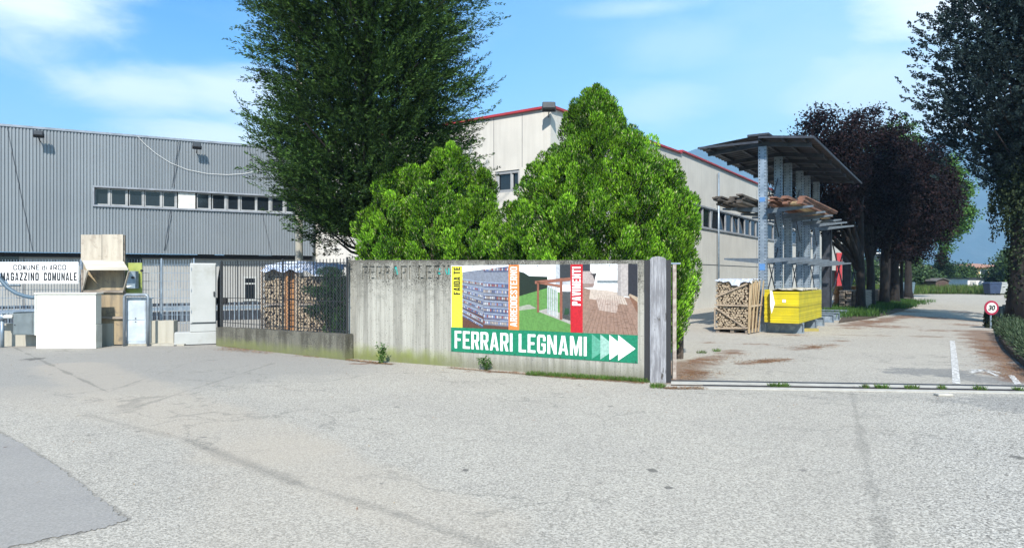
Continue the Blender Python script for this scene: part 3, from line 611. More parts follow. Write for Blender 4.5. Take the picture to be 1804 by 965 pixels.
# big doorway far along the side, with red jamb
f = MB(); quadwall(f, rp, DO0, DO1, 0, 4.0, 4.0, .1, off=.3); f.build('doorway', M['black'], FB, world=True)
f = MB(); u = rp.u(1473); f.bar(rp.at(u, -.2, 0), rp.at(u, -.2, 4.0), .5, .5, 0, (0, 1, 0)); f.build('door_post', red, FB, world=True)
f = MB(); u = rp.u(1487.5); f.bar(rp.at(u, -.06, 0), rp.at(u, -.06, 4.2), 1.2, .1, 0, (-rp.d.y, rp.d.x, 0)); f.build('side_door', M['glass'], FB, world=True)
cpl = Plane(cor + Vector((-.5, 0)), cor + Vector((.5, 0)))
fl = floodlight(cpl, 967, 188, 'large black floodlight over the corner of the pale factory roof', 0, .42, -.35)
fl.scale = (1.0, 1, 1.25)

# ================================================================== BOARD-FORMED WALL with recessed letters
wpl = Plane(G(612, 631)[:2], G(1140, 672)[:2])
H0 = wpl.uv(612, 458)[1]; H1 = wpl.uv(1140, 458)[1]
CW = thing('concrete_wall', 'thick board-formed concrete wall with moss at its left foot and cut-in letters', 'wall', (*wpl.at(0)[:2], 0), wpl.rz)
wb = MB(); wb.add([(0, .026, -.05), (wpl.len, .026, -.05), (wpl.len, .026, H1), (0, .026, H0), (0, .27, -.05), (wpl.len, .27, -.05), (wpl.len, .27, H1), (0, .27, H0)],
       [(0, 1, 2, 3), (7, 6, 5, 4), (0, 4, 5, 1), (3, 2, 6, 7), (0, 3, 7, 4), (1, 5, 6, 2)])
wb.build('core', M['concrete_planks'], CW)
loops, tw, xs = glyph_loops('FERRARI LEGNAMI', .16, .4)
uF = wpl.u(638); uN = wpl.u(792); zl0 = wpl.uv(700, 492)[1]; lh = .255
scl = (uN - uF) / (xs[11][0] + xs[11][1])
letters = [[(uF + p[0] * scl, zl0 + p[1] * lh) for p in l] for l in loops]
holes = [l for l in letters if max(p[0] for p in l) < wpl.len - .1]
top_edge = [(wpl.len * (1 - i / 60), H0 + (H1 - H0) * (1 - i / 60) - abs(rnd.gauss(0, .004))) for i in range(61)]
front = [(0, -.04), (wpl.len, -.04)] + top_edge
vs, fs = curve_fill([front] + holes, .0125)
wb = MB(); wb.add([(v[0], .0125 - v[2], v[1]) for v in vs], [f[::-1] for f in fs]); wb.build('front_face', M['concrete_planks'], CW)
tq = flat('turquoise_paint', (.03, .38, .34), .6); tb = MB()
for i in (4, 10, 11):
    x0, w = xs[i]; x0 = uF + x0 * scl; w *= scl
    tb = MB(); tb.box(x0 + w * .3, x0 + w, 0.0225, .0255, zl0 + lh * .35, zl0 + lh * (.95 if i == 4 else .8)); tb.build('letter_paint', tq, CW)
# coping crumbs on top
# ---- printed banner
BA = thing('banner', 'wide printed banner with three photos above a green strip, fixed to the concrete wall', 'banner', (*wpl.at(0)[:2], 0), wpl.rz)
ink = {}
def INK(c):
    c = tuple(round(x, 3) for x in c)
    if c not in ink: k_ = (.62 if max(c) < .79 else .95); c2 = tuple(x * k_ for x in c); ink[c] = pmat('print_colour', c2, tuple(x * .8 for x in c2), 28, .5, detail=6, contrast=(.4, .6)); 
    return ink[c]
class Print:                                          # flat printed shapes on the wall plane; layers step towards the viewer
    def __init__(s): s.mb = MB(); s.mats = []
    def mi(s, c):
        m = INK(c)
        if m not in s.mats: s.mats.append(m)
        return s.mats.index(m)
    def rect(s, u0, u1, z0, z1, c, ly=1): s.poly([(u0, z0), (u1, z0), (u1, z1), (u0, z1)], c, ly)
    def poly(s, pts, c, ly=1): s.mb.add([(p[0], -.006 - ly * .0012, p[1]) for p in pts], [tuple(range(len(pts)))], s.mi(c))
    def build(s, name, parent): return s.mb.build(name, s.mats, parent)
ub = lambda px: wpl.u(px)
B0, B1 = ub(795), ub(1124); ZB0, ZG, ZB1 = .272, .705, 1.805
bb = MB(); bb.box(B0, B1, -.006, -.001, ZB0, ZB1); bb.build('sheet', flat('banner_vinyl', (.8, .8, .78), .4), BA, bevel=.001)
pr = Print(); pr.rect(B0, B1, ZB0, ZG, (.012, .30, .155), 1)
Y0, Y1 = B0 + .01, ub(815); O0, O1 = ub(896.5), ub(915); R0_, R1_ = ub(1005.5), ub(1027)
pr.rect(Y0, Y1, ZG, ZB1 - .01, (.86, .80, .05), 1)
pr.rect(O0, O1, ZG, ZB1, (.80, .22, .05), 3); pr.rect(R0_, R1_, ZG, ZB1, (.72, .018, .03), 3)
pr.build('colour_strip', BA)
def btext(txt, u0, u1, z0, z1, c, ly, rot=False, name='lettering', gap=.09, space=.26):
    lo, tw, _ = glyph_loops(txt, gap, space, GLY_B if txt[1] == 'A' else None); vs, fs = curve_fill(lo); mb = MB()
    if not rot: fn = lambda x, y: (u0 + x / tw * (u1 - u0), -.006 - ly * .0012, z0 + y * (z1 - z0))
    else: fn = lambda x, y: (u1 - y * (u1 - u0), -.006 - ly * .0012, z0 + x / tw * (z1 - z0))
    put2d(mb, vs, fs, fn); return mb.build(name, INK(c), BA)
btext('FERRARI LEGNAMI', ub(801.5), ub(1034), .335, .645, (.86, .86, .86), 3)
def zy(px, py): return wpl.uv(px, py)[1]
btext('FAIDA TE', ub(799.5), ub(811.5), zy(805, 519), zy(805, 470), (.03, .03, .02), 3, True)
btext('ARREDOESTERNO', ub(899.5), ub(911.5), zy(906, 575), zy(906, 470), (.86, .86, .84), 5, True)
btext('PAVIMENTI', ub(1008.5), ub(1023.5), zy(1016, 538), zy(1016, 470), (.86, .86, .84), 5, True)
pr = Print(); zc = .495
for i, (px, c) in enumerate(((1043, (.15, .52, .36)), (1058, (.45, .74, .62)), (1074, (.86, .86, .86)), (1089.5, (.88, .88, .88)))):
    u0 = ub(px); pr.poly([(u0, zc - .2), (u0 + (ub(1120) - ub(1089.5)), zc), (u0, zc + .2)], c, 2 + i)
pr.build('arrow', BA)
b = MB()
for k in range(9):
    for zz_ in (ZB0 + .02, ZB1 - .02): x = B0 + .03 + (B1 - B0 - .06) * k / 8; b.tube([(x, -.006, zz_), (x, -.016, zz_)], .009, 8)
b.build('eyelet', M['galv_dark'], BA)
# photo 1: shelves of small goods
P = Print(); a, b = Y1, O0; z0, z1 = ZG, ZB1
P.rect(a, b, z0, z1, (.30, .33, .40), 1); P.poly([(a, z0), (b, z0), (b, z0 + .1), (a, z0 + .42)], (.16, .07, .045), 2)
mid = a + (b - a) * .47
r3 = random.Random(5)
for i in range(9):
    # left bay recedes towards the lower left; right bay is nearly straight on
    zl, zm, zr = z1 - .17 - i * .088, z1 - .20 - i * .108, z1 - .20 - i * .108 - .02
    if i == 0: zl += .12; zm += .16; zr += .18
    for (x0, x1, za, zb2, hh) in ((a, mid - .012, zl, zm, .05), (mid, b, zm, zr, .075)):
        if zb2 - hh < z0 + .01: hh = max(.02, zb2 - z0 - .01)
        if zb2 < z0 + .03: continue
        P.poly([(x0, za - hh), (x1, max(z0, zb2 - hh)), (x1, zb2 + .005), (x0, za + .005)], r3.choice(((.10, .13, .24), (.16, .2, .33), (.22, .24, .3), (.10, .09, .12))), 3)
        nn = 13 if x1 < b else 15
        for k in range(nn):
            t0, t1 = k / nn, (k + .7) / nn; xa, xb = x0 + (x1 - x0) * t0, x0 + (x1 - x0) * t1; zz0 = za + (zb2 - za) * t0
            c = r3.choice(((.65, .66, .72), (.4, .12, .1), (.3, .36, .6), (.75, .75, .75), (.45, .38, .35), (.12, .14, .25), (.6, .5, .42)))
            P.poly([(xa, zz0 - hh * .7), (xb, zz0 - hh * .7 - .002), (xb, zz0 - hh * .15), (xa, zz0 - hh * .15)], c, 4)
        P.poly([(x0, za + .006), (x1, zb2 + .006), (x1, zb2 + .02), (x0, za + .02)], (.42, .50, .66), 4)
P.poly([(a, z1 - .12), (b, z1 - .02), (b, z1), (a, z1)], (.82, .84, .86), 5)
P.build('shelf_photo', BA)
# photo 2: garden with pergola
P = Print(); a, b = O1, R0_; w = b - a
X = lambda t: a + w * t
Z = lambda t: z0 + (z1 - z0) * t
P.rect(a, b, z0, z1, (.78, .82, .84), 1); P.poly([(a, Z(.5)), (X(.56), Z(.62)), (X(.56), Z(.82)), (X(.2), Z(.83)), (X(.1), Z(.88)), (a, Z(.9))], (.02, .035, .02), 2)
P.poly([(a, Z(0)), (b, Z(0)), (b, Z(.5)), (X(.6), Z(.66)), (a, Z(.52))], (.16, .38, .09), 3)
P.poly([(a, Z(.30)), (X(.35), Z(.34)), (X(.2), Z(.4)), (a, Z(.36))], (.5, .52, .42), 4)
P.poly([(X(.72), Z(.7)), (b, Z(.7)), (b, Z(1)), (X(.72), Z(1))], (.66, .70, .74), 3); P.poly([(X(.8), Z(.78)), (b, Z(.78)), (b, Z(1)), (X(.8), Z(1))], (.05, .055, .06), 4)
for (t0, t1) in ((.36, .40), (.80, .85)): P.rect(X(t0), X(t1), Z(.28) if t0 < .5 else Z(.18), Z(.76) if t0 < .5 else Z(.8), (.36, .13, .08), 7)
P.poly([(X(.32), Z(.71)), (X(1), Z(.76)), (X(1), Z(.81)), (X(.32), Z(.755))], (.40, .16, .10), 8); P.poly([(X(.36), Z(.72)), (X(.8), Z(.66)), (X(.8), Z(.70)), (X(.36), Z(.75))], (.42, .18, .11), 8)
for k in range(6): P.rect(X(.56 + k * .035), X(.585 + k * .035), Z(.27 - k * .012), Z(.68), (.74, .77, .76) if k % 2 else (.6, .66, .68), 6)
P.poly([(X(.36), Z(.3)), (X(1), Z(.12)), (X(1), Z(.24)), (X(.55), Z(.34))], (.55, .53, .47), 5)
P.poly([(X(.85), Z(.2)), (X(1), Z(.17)), (X(1), Z(.6)), (X(.85), Z(.6))], (.10, .11, .11), 5); P.poly([(X(.88), Z(.26)), (X(.93), Z(.25)), (X(.98), Z(.28)), (X(.97), Z(.35)), (X(.9), Z(.36))], (.03, .09, .04), 6)
P.build('garden_photo', BA)
# photo 3: room with plank floor
P = Print(); a, b = R1_, B1; w = b - a
P.rect(a, b, z0, z1, (.80, .82, .82), 1)
P.poly([(a, Z(0)), (b, Z(0)), (b, Z(.42)), (X(.86), Z(.52)), (X(.5), Z(.56)), (a, Z(.66))], (.42, .27, .20), 2)
P.poly([(X(.12), Z(.5)), (X(.82), Z(.42)), (X(.74), Z(.58)), (X(.5), Z(.62)), (X(.15), Z(.64))], (.74, .62, .52), 3)
P.poly([(X(.3), Z(.34)), (X(.62), Z(.30)), (X(.68), Z(.48)), (X(.25), Z(.5))], (.66, .52, .44), 3.5)
for k in range(13):
    t = k / 12; P.poly([(X(-.0 + t * 1.0), Z(0)), (X(.008 + t * 1.0), Z(0)), (X(.302 + t * .42), Z(.55)), (X(.298 + t * .42), Z(.55))], (.26, .15, .10), 4)
for k in range(16):
    tz = r3.uniform(.02, .45); t = r3.random() * .9; P.poly([(X(t), Z(tz)), (X(t + .09), Z(tz)), (X(t + .09), Z(tz + .006)), (X(t), Z(tz + .006))], (.28, .16, .11), 4.5)
P.poly([(X(.0), Z(.76)), (X(.14), Z(.76)), (X(.14), Z(1)), (X(0), Z(1))], (.05, .055, .07), 3)
P.poly([(X(.0), Z(.70)), (X(.2), Z(.70)), (X(.24), Z(.78)), (X(.16), Z(.9)), (X(.0), Z(.9))], (.62, .52, .48), 4); P.poly([(X(0), Z(.66)), (X(.2), Z(.67)), (X(.22), Z(.72)), (X(0), Z(.72))], (.40, .28, .24), 5); P.poly([(X(.14), Z(.86)), (X(.26), Z(.87)), (X(.22), Z(.77)), (X(.19), Z(.84))], (.06, .05, .05), 6)
P.rect(X(.27), X(.64), Z(.73), Z(.765), (.25, .30, .32), 3)
P.poly([(X(.64), Z(.56)), (X(.70), Z(.55)), (X(.70), Z(1)), (X(.64), Z(1))], (.48, .44, .42), 4); P.poly([(X(.70), Z(.55)), (X(.83), Z(.54)), (X(.83), Z(1)), (X(.70), Z(1))], (.62, .56, .52), 4)
P.poly([(X(.83), Z(.55)), (X(1), Z(.53)), (X(1), Z(1)), (X(.83), Z(1))], (.035, .035, .045), 4); P.poly([(X(.83), Z(.54)), (X(1), Z(.46)), (X(1), Z(.53)), (X(.86), Z(.58))], (.62, .48, .34), 5)
P.poly([(X(.86), Z(.52)), (X(1), Z(.3)), (X(1), Z(.46)), (X(.86), Z(.55))], (.30, .15, .09), 5.5)
P.build('room_photo', BA)

# ---- gate post: wooden-board textured concrete post, dark channel, thin steel stop post
gq = G(1145, 674); t = thing('gate_post', 'weathered grey timber-faced gate post with dark streaks at the wall end', 'gate post', (gq.x, gq.y, 0), R(-8))
wd = 28 / F * gq.y
pm = Mat('weathered_grey_timber'); p = pm.pos('object'); sn = pm.noise(pm.pos('object', (1, 1, .09)), 22, 6, .7); c = pm.mix(sn.ramp(.35, .62), (.31, .315, .33), (.15, .15, .16)); c = pm.mix(pm.noise(pm.pos('object', (1, 1, .3)), 9, 4, .7).ramp(.58, .68), c, (.06, .055, .05)); pm.color(c); pm.set(.9); pm.bump(sn, .006, .7)
b = MB(); b.prism([(0, -.05), (wd, -.05), (wd, 1.87), (wd * .88, 1.895), (wd * .5, 1.915), (wd * .12, 1.90), (0, 1.86)], Matrix.Identity(4), .2); b.build('timber', pm.m, t, bevel=.008)
b = MB(); b.box(wd + .002, wd + .075, .03, .16, 0, 1.86); b.build('steel_channel', M['black'], t)
b = MB(); b.box(-.075, -.004, .05, .2, 0, 1.86); b.build('gap_plate', M['black'], t)
gs = G(1188, 668); t = thing('gate_stop', 'thin rusty steel stop post with small crossbar beside the timber gate post', 'post', (gs.x, gs.y, 0))
b = MB(); b.box(-.028, .028, -.02, .03, 0, 1.80); b.build('upright', pmat('rust_stained_steel', (.42, .38, .34), (.25, .20, .17), 14, .6, .3), t); b = MB(); b.box(-.09, .09, -.025, .035, 1.80, 1.825); b.build('crossbar', M['galv'], t)

# ---- gate track
def strip(name, yA, yB, z, mat, h=.02, x0=1182, x1=2050):
    sl = lambda y, x: y + (x - 1180) * .0155
    a, b_ = G(x0, sl(yA, x0)), G(x1, sl(yA, x1)); c, d = G(x1, sl(yB, x1)), G(x0, sl(yB, x0))
    lo = [(*p[:2], 0.001) for p in (a, b_, c, d)]; hi = [(*p[:2], z) for p in (a, b_, c, d)]
    m = MB(); m.add(lo + hi, [(4, 7, 6, 5), (0, 1, 5, 4), (1, 2, 6, 5), (2, 3, 7, 6), (3, 0, 4, 7)]); return m
TK = thing('gate_track', 'sliding gate track of pale concrete strips with a toothed rail across the entrance', 'gate track', G(1182, 676))
cs = concrete('track_concrete', (.46, .44, .39), (.24, .225, .19), .9, kind='world')
strip('s', 672.5, 677, .012, cs).build('concrete_strip', cs, TK, world=True); strip('s', 680.5, 684, .012, cs).build('concrete_strip', cs, TK, world=True)
strip('s', 671.2, 672.3, .022, M['black']).build('rail', M['galv_dark'], TK, world=True); strip('s', 677.2, 680.3, .006, M['black']).build('channel', M['soil'], TK, world=True)
tm = MB()
for i in range(260):
    px = 1240 + i * 3.1; q = G(px, 678.6 + (px - 1180) * .0155); tm.box(q.x - .008, q.x + .008, q.y - .02, q.y + .02, .004, .02)
tm.build('toothed_rail', M['galv_dark'], TK, world=True)
# ---- painted markings
def mark(name, poly, z=.004): struct(MB().poly([(*G(*p)[:2], z) for p in poly]).build(name, M['paint']))
mark('road_marking', [(1673, 600), (1682, 600), (1688, 640), (1692, 676), (1678, 676), (1676, 640)], .005)
mark('road_marking', [(1706, 655), (1728, 650), (1736, 652), (1711, 657.5)]); mark('road_marking', [(1728, 650), (1731, 649.4), (1762, 662), (1756, 663)]); mark('road_marking', [(1722, 652.6), (1700, 651), (1726, 650.2)]); mark('road_marking', [(1735, 651), (1760, 655), (1765, 658), (1738, 653)])
mark('road_marking', [(1776, 661), (1786, 661), (1800, 676), (1788, 677)])
q = G(1662, 697); b = MB(); b.box(-.1, .1, -.06, .06, 0, .035); o = b.build('kerb_block', cs, bevel=.008); o.location = (q.x, q.y, 0); tag(o, 'small pale concrete block lying on the asphalt just outside the gate track', 'block')

# ================================================================== LEFT UTILITY CORNER
# low walls
def low_wall(name, label, a, b, h0, h1, th=.2, mat=None):
    pl = Plane(a, b); o = MB(); m = 30
    t = thing(name, label, 'wall', (*pl.at(0)[:2], 0), pl.rz); vs = []
    for i in range(m + 1):
        u = pl.len * i / m; z = h0 + (h1 - h0) * i / m + rnd.gauss(0, .004); vs += [(u, 0, -.04), (u, 0, z), (u, th, z), (u, th, -.04)]
    fs = [(i * 4 + k, (i + 1) * 4 + k, (i + 1) * 4 + (k + 1) % 4, i * 4 + (k + 1) % 4) for i in range(m) for k in range(3)] + [(0, 1, 2, 3), (m * 4 + 3, m * 4 + 2, m * 4 + 1, m * 4)]
    o.add(vs, fs).build('wall_body', mat or M['concrete_low'], t); return t, pl
fw, fpl = low_wall('low_wall', 'low mossy concrete wall under the dark railing between tall grey cabinet and big wall', G(381, 609)[:2], (G(612, 634) - Vector((.05, 0, 0)))[:2], .44, .50)
low_wall('low_wall', 'pale low concrete wall between the small grey cabinet and the tall one', (-9.0, 16.12), (-8.02, 16.14), .56, .57, mat=M['concrete_pale'])
low_wall('low_wall', 'pale stained low concrete wall behind the steel box, left of the white chest', (-13.6, 15.75), (-9.3, 15.9), .52, .52, mat=M['concrete_pale'])
# dark picket railing with chain-link
def railing(pl, z0, z1, pitch, name, label, mat, posts, wire=.007, horiz=(), u0=0, u1=None, off=.1, group=None, tips=True):
    u1 = u1 if u1 is not None else pl.len
    t = thing(name, label, 'fence', (*pl.at(0)[:2], 0), pl.rz, group); mb = MB(); u = u0
    while u < u1: mb.box(u - wire, u + wire, off - wire, off + wire, z0, z1 + rnd.uniform(-.004, .004)); u += pitch
    for z in horiz: mb.box(u0, u1, off + wire, off + wire * 2.2, z - wire * 1.2, z + wire * 1.2)
    mb.build('wire_panel', mat, t)
    for u in posts: MB().box(u - .015, u + .015, off - .015, off + .015, 0 if z0 < .1 else z0 - .08, z1 + .03).build('post', mat, t)
    return t
dk = flat('dark_fence_steel', (.035, .038, .04), .5)
rl = railing(fpl, .46, 1.96, .105, 'railing_fence', 'dark steel picket railing with diamond wire mesh on the mossy low wall', dk, [.05, fpl.u(491), fpl.len - .05], .006, (.55, 1.12, 1.88))
dm = MB(); u0, u1 = fpl.u(452), fpl.len - .03; step = .075; n = int((u1 - u0) / step); hgt = 1.42
for i in range(-int(hgt / step), n):
    for sgn in (1, -1):
        a = u0 + i * step; b_ = a + hgt
        x0, x1 = max(a, u0), min(b_, u1)
        if x1 <= x0: continue
        za, zb_ = .48 + (x0 - a), .48 + (x1 - a)
        if sgn < 0: za, zb_ = .48 + hgt - (x0 - a), .48 + hgt - (x1 - a)
        dm.bar((x0, .075 + sgn * .002, za), (x1, .075 + sgn * .002, zb_), .0028, .0045)
dm.build('chain_link_mesh', M['galv_dark'], rl)
lf = Plane((-13.6, 16.15), (-7.6, 16.25))
railing(lf, .3, 2.02, .068, 'mesh_fence', 'pale galvanised mesh fence behind the white lettered sign and cabinets', M['galv'], [.05, lf.u(139), lf.u(281), lf.len - .03], .0042, [.5 + k * .2 for k in range(8)])
# tall slim dark gate upright between cabinet and firewood
q = V(388, 570, 16.6); t = thing('gate_upright', 'tall black pointed post just right of the tall grey cabinet, behind the railing', 'post', (q.x, q.y, 0))
b = MB(); b.tube([(0, 0, 0), (0, 0, 1.5), (0, 0, 1.72), (0, 0, 1.92)], [.07, .065, .035, .006], 10); b.build('shaft', M['black'], t, smooth=False); b = MB(); b.box(-.1, .17, -.06, .06, .95, 1.1); b.build('latch_box', M['black'], t, bevel=.02)
# tall cabinet
t = thing('utility_cabinet', 'tall grey utility cabinet on a wider base with one locked door', 'cabinet', (*G(307, 609)[:2], 0), R(24))
b = MB(); b.box(0, .90, 0, .38, 0, .30); b.build('plinth', M['cabinet'], t, bevel=.012)
b = MB(); b.box(.33, .90, .02, .36, .304, 1.93); b.build('body', M['cabinet'], t, bevel=.018, segs=2)
b = MB(); b.box(.365, .885, -.004, .02, .53, 1.91); d_ = b.build('door', M['cabinet'], t, bevel=.008)
b = MB(); b.box(.835, .862, -.03, -.004, 1.14, 1.26); b.build('handle', M['black'], d_, bevel=.004)
for z in (.75, 1.25, 1.75): b = MB(); b.tube([(.362, -.006, z), (.362, -.006, z + .07)], .008, 8); b.build('hinge', M['galv'], d_)
b = MB(); b.box(.34, .895, .012, .02, .50, .515); b.build('gap_line', M['black'], t)
b = MB(); b.box(-.01, .91, -.01, .39, 0.0, .02); b.build('base_gap', M['black'], t)
# small cabinet with pipe hoop
t = thing('meter_cabinet', 'small pale blue-grey cabinet of two doors standing inside a steel pipe hoop', 'cabinet', V(222.5, 602, 16.0) * Vector((1, 1, 0)) if False else (V(222.5, 602, 15.9).x, 15.9, 0))
wd = 34.5 / F * 15.9; bl = pmat('pale_blue_grey_metal', (.46, .52, .57), rough=.5)
b = MB(); b.box(0, wd, 0, .28, .04, 1.09); b.build('body', bl, t, bevel=.01)
for (z0, z1) in ((.1, .585), (.605, 1.05)):
    b = MB(); b.box(.015, wd - .015, -.012, 0, z0, z1); d_ = b.build('door', bl, t, bevel=.004); b = MB(); b.box(wd / 2 - .012, wd / 2 + .012, -.022, -.012, .625 if z0 > .5 else .55, .65 if z0 > .5 else .57); b.build('lock', M['black'], d_)
b = MB(); b.box(-.03, wd + .03, -.03, .3, 1.09, 1.12); b.build('lid', bl, t, bevel=.005)
b = MB(); b.box(-.06, wd + .9, -.02, .3, 0, .04); b.build('kerb', M['concrete_pale'], t)
xa, xb = V(219, 500, 15.8).x, V(261, 500, 15.8).x; t = thing('pipe_hoop', 'grey steel pipe hoop guarding the small cabinet', 'guard hoop', (xa, 15.8, 0))
wx_ = xb - xa; arc = [(0, 0, 0), (0, 0, 1.12)] + [(.07 - .07 * math.cos(a), 0, 1.12 + .07 * math.sin(a)) for a in (R(30), R(60), R(90))] + [(wx_ - .07 + .07 * math.sin(a), 0, 1.12 + .07 * math.cos(a)) for a in (0, R(30), R(60), R(90))] + [(wx_, 0, 0)]
MB().tube(arc, .032, 12).build('hoop_pipe', pmat('hoop_grey', (.25, .29, .33), rough=.45, metal=.3), t, smooth=True)
# yellow-green board with meter box
q = V(221, 490, 16.05); t = thing('meter_board', 'yellow-green board on the mesh fence beside the plywood shelter', 'board', (q.x, q.y, 0))
wd = 29 / F * 16.05; b = MB(); b.box(0, wd, 0, .03, 1.22, 1.935); b.build('board', M['green_board'], t, bevel=.004); b = MB(); b.tube([(wd + .02, -.02, 1.75), (wd + .02, -.06, 1.75)], .03, 10); b.build('bolt', M['black'], t)
q = V(223, 490, 15.85); t = thing('meter_box', 'small silver box with black round knob hanging on the yellow-green board', 'meter box', (q.x, q.y, 0))
b = MB(); b.box(0, .205, 0, .15, 1.33, 1.74); b.build('casing', M['galv'], t, bevel=.01); b = MB(); b.box(.004, .2, -.006, 0, 1.345, 1.45); b.build('lower_label', M['white_paint'], t); b = MB(); b.tube([(.16, 0, 1.59), (.16, -.05, 1.59)], .03, 12); b.build('knob', M['black'], t)
# plywood shelter
q = V(143.5, 600, 15.9); t = thing('plywood_shelter', 'tall weathered plywood shelter with a small sloping roof over stained panels', 'shelter', (q.x, q.y, 0)); s = 15.9 / F
bx = lambda px: (px - 143.5) * s
zz = lambda py: EYE - (py - HY) * s
b = MB(); b.box(bx(143.5), bx(180), -.02, .0, zz(459), zz(413.5)); b.build('upper_board', M['plywood'], t); b = MB(); b.box(bx(181), bx(217.5), -.022, -.002, zz(459), zz(413)); b.build('upper_board', M['plywood'], t)
b = MB(); zr0, zr1 = zz(458), zz(474); 
fL, fR = (153 - CX) / F * 15.45 - q.x, (226 - CX) / F * 15.45 - q.x; zr1 = EYE - (473.5 - HY) / F * 15.45
b.add([(bx(146), -.03, zr0), (bx(217), -.03, zr0), (fR, -.45, zr1), (fL, -.45, zr1), (bx(146), -.03, zr0 - .03), (bx(217), -.03, zr0 - .03), (fR, -.45, zr1 - .03), (fL, -.45, zr1 - .03)], [(0, 3, 2, 1), (4, 5, 6, 7), (0, 1, 5, 4), (1, 2, 6, 5), (2, 3, 7, 6), (3, 0, 4, 7)])
b.build('sloping_roof', pmat('grey_roof_board', (.50, .46, .38), (.36, .33, .27), 9, .85, stretch=(.15, 1, 1)), t)
zb_ = 0.03
for (z0, z1) in ((zz(511), zz(459) - .01), (zz(557), zz(515)), (.03, zz(561))):
    b = MB(); b.box(bx(147), bx(217.5), 0, .02, z0, z1); b.build('back_panel', M['plank_brown'], t)
for z in (zz(513), zz(559)): b = MB(); b.box(bx(147), bx(219), -.06, .03, z - .03, z + .025); b.build('rail', M['wood_grey'], t)
b = MB(); b.bar((bx(147), -.03, zz(475)), (bx(147), -.03, 0), .04, .06); b.build('post', M['wood_grey'], t); b = MB(); b.bar((bx(217), .04, zz(414)), (bx(217), .04, 0), .05, .05); b.build('post', M['wood_grey'], t)
b = MB(); b.add([(bx(147), -.02, zz(474)), (bx(147), -.02, zz(512)), (fL, -.40, zr1 - .04)], [(0, 1, 2)]); b.bar((bx(147), -.03, zz(512)), (fL, -.42, zr1 - .05), .03, .04); b.bar((bx(219), -.03, zz(512)), (fR, -.42, zr1 - .05), .03, .04); b.build('brace', M['plywood'], t)
# white chest
q = G(66, 614); t = thing('white_chest', 'large white painted wooden chest standing on the asphalt below the lettered sign', 'chest', (q.x, q.y, 0), R(1)); s = q.y / F; wd = 102 * s
wp2 = pmat('cream_white_paint', (.66, .65, .58), (.60, .59, .53), 2, .5, c3=(.50, .49, .43), s3=1.2)
b = MB(); b.box(-.03, wd, 0, .24, 0, .535); b.build('lower_body', wp2, t, bevel=.006); b = MB(); b.box(-.02, wd - .01, .008, .23, .54, 1.215); b.build('upper_body', wp2, t, bevel=.006); b = MB(); b.box(-.07, wd + .02, -.02, .26, 1.218, 1.25); b.build('lid', wp2, t, bevel=.006)
b = MB(); b.box(-.075, -.032, .015, .2, .3, 1.2); b.build('side_board', wp2, t)
for (z, x0, x1) in ((.43, .05, .75), (.47, .3, .6)): MB().box(x0, x1, -.0015, .0, z, z + .006).build('scratch', M['concrete_pale'], t)
# steel electric box with pipe
q = V(23, 590, 15.45); t = thing('electric_box', 'dull grey steel electric box with thin slanted lid, left of the white chest', 'electric box', (q.x, q.y, 0)); s = q.y / F
st = pmat('dull_steel', (.20, .23, .235), (.16, .185, .19), 5, .45, .4)
b = MB(); b.box(0, 41 * s, 0, .26, .29, .80); b.build('casing', st, t, bevel=.006); b = MB(); b.box(.02, 34 * s, -.01, 0, .32, .78); d_ = b.build('door', st, t, bevel=.003); b = MB(); b.tube([(.05, -.01, .52), (.05, -.025, .52)], .012, 8); b.build('lock', M['black'], d_)
b = MB(); b.add([(-.45, -.04, .80), (41 * s, -.04, .86), (41 * s, .3, .89), (-.45, .3, .83), (-.45, -.04, .785), (41 * s, -.04, .835), (41 * s, .3, .865), (-.45, .3, .815)], [(0, 1, 2, 3), (7, 6, 5, 4), (0, 4, 5, 1), (1, 5, 6, 2), (2, 6, 7, 3), (3, 7, 4, 0)]); b.build('lid', M['galv'], t)
q = V(4, 556, 15.5); t = thing('water_pipe', 'thick pale pipe elbow running into the steel box, rising from the ground', 'pipe', (q.x, q.y, 0)); b = MB(); b.tube([(0, 0, 0), (0, 0, .64)], .04, 12); b.build('riser', M['galv'], t, smooth=True)
b = MB(); b.tube([(-.6, 0, .7), (.24, 0, .7)], .045, 12); b.build('cross_pipe', M['white_paint'], t, smooth=True); b = MB(); b.tube([(0, 0, .62), (0, 0, .76)], .062, 12); b.build('joint_collar', M['galv'], t, smooth=True)
pts = [V(px, py, 15.45 + .0 * i) for i, (px, py) in enumerate(((-40, 440), (-22, 462), (-8, 482), (2, 494), (14, 507), (28, 516), (42, 521), (54, 523.5), (66, 524)))]
tag(MB().tube(pts, .042, 12).build('hose', M['blue_hose'], smooth=True), 'thick blue-grey hose curving down over the lettered sign to the white chest', 'hose')
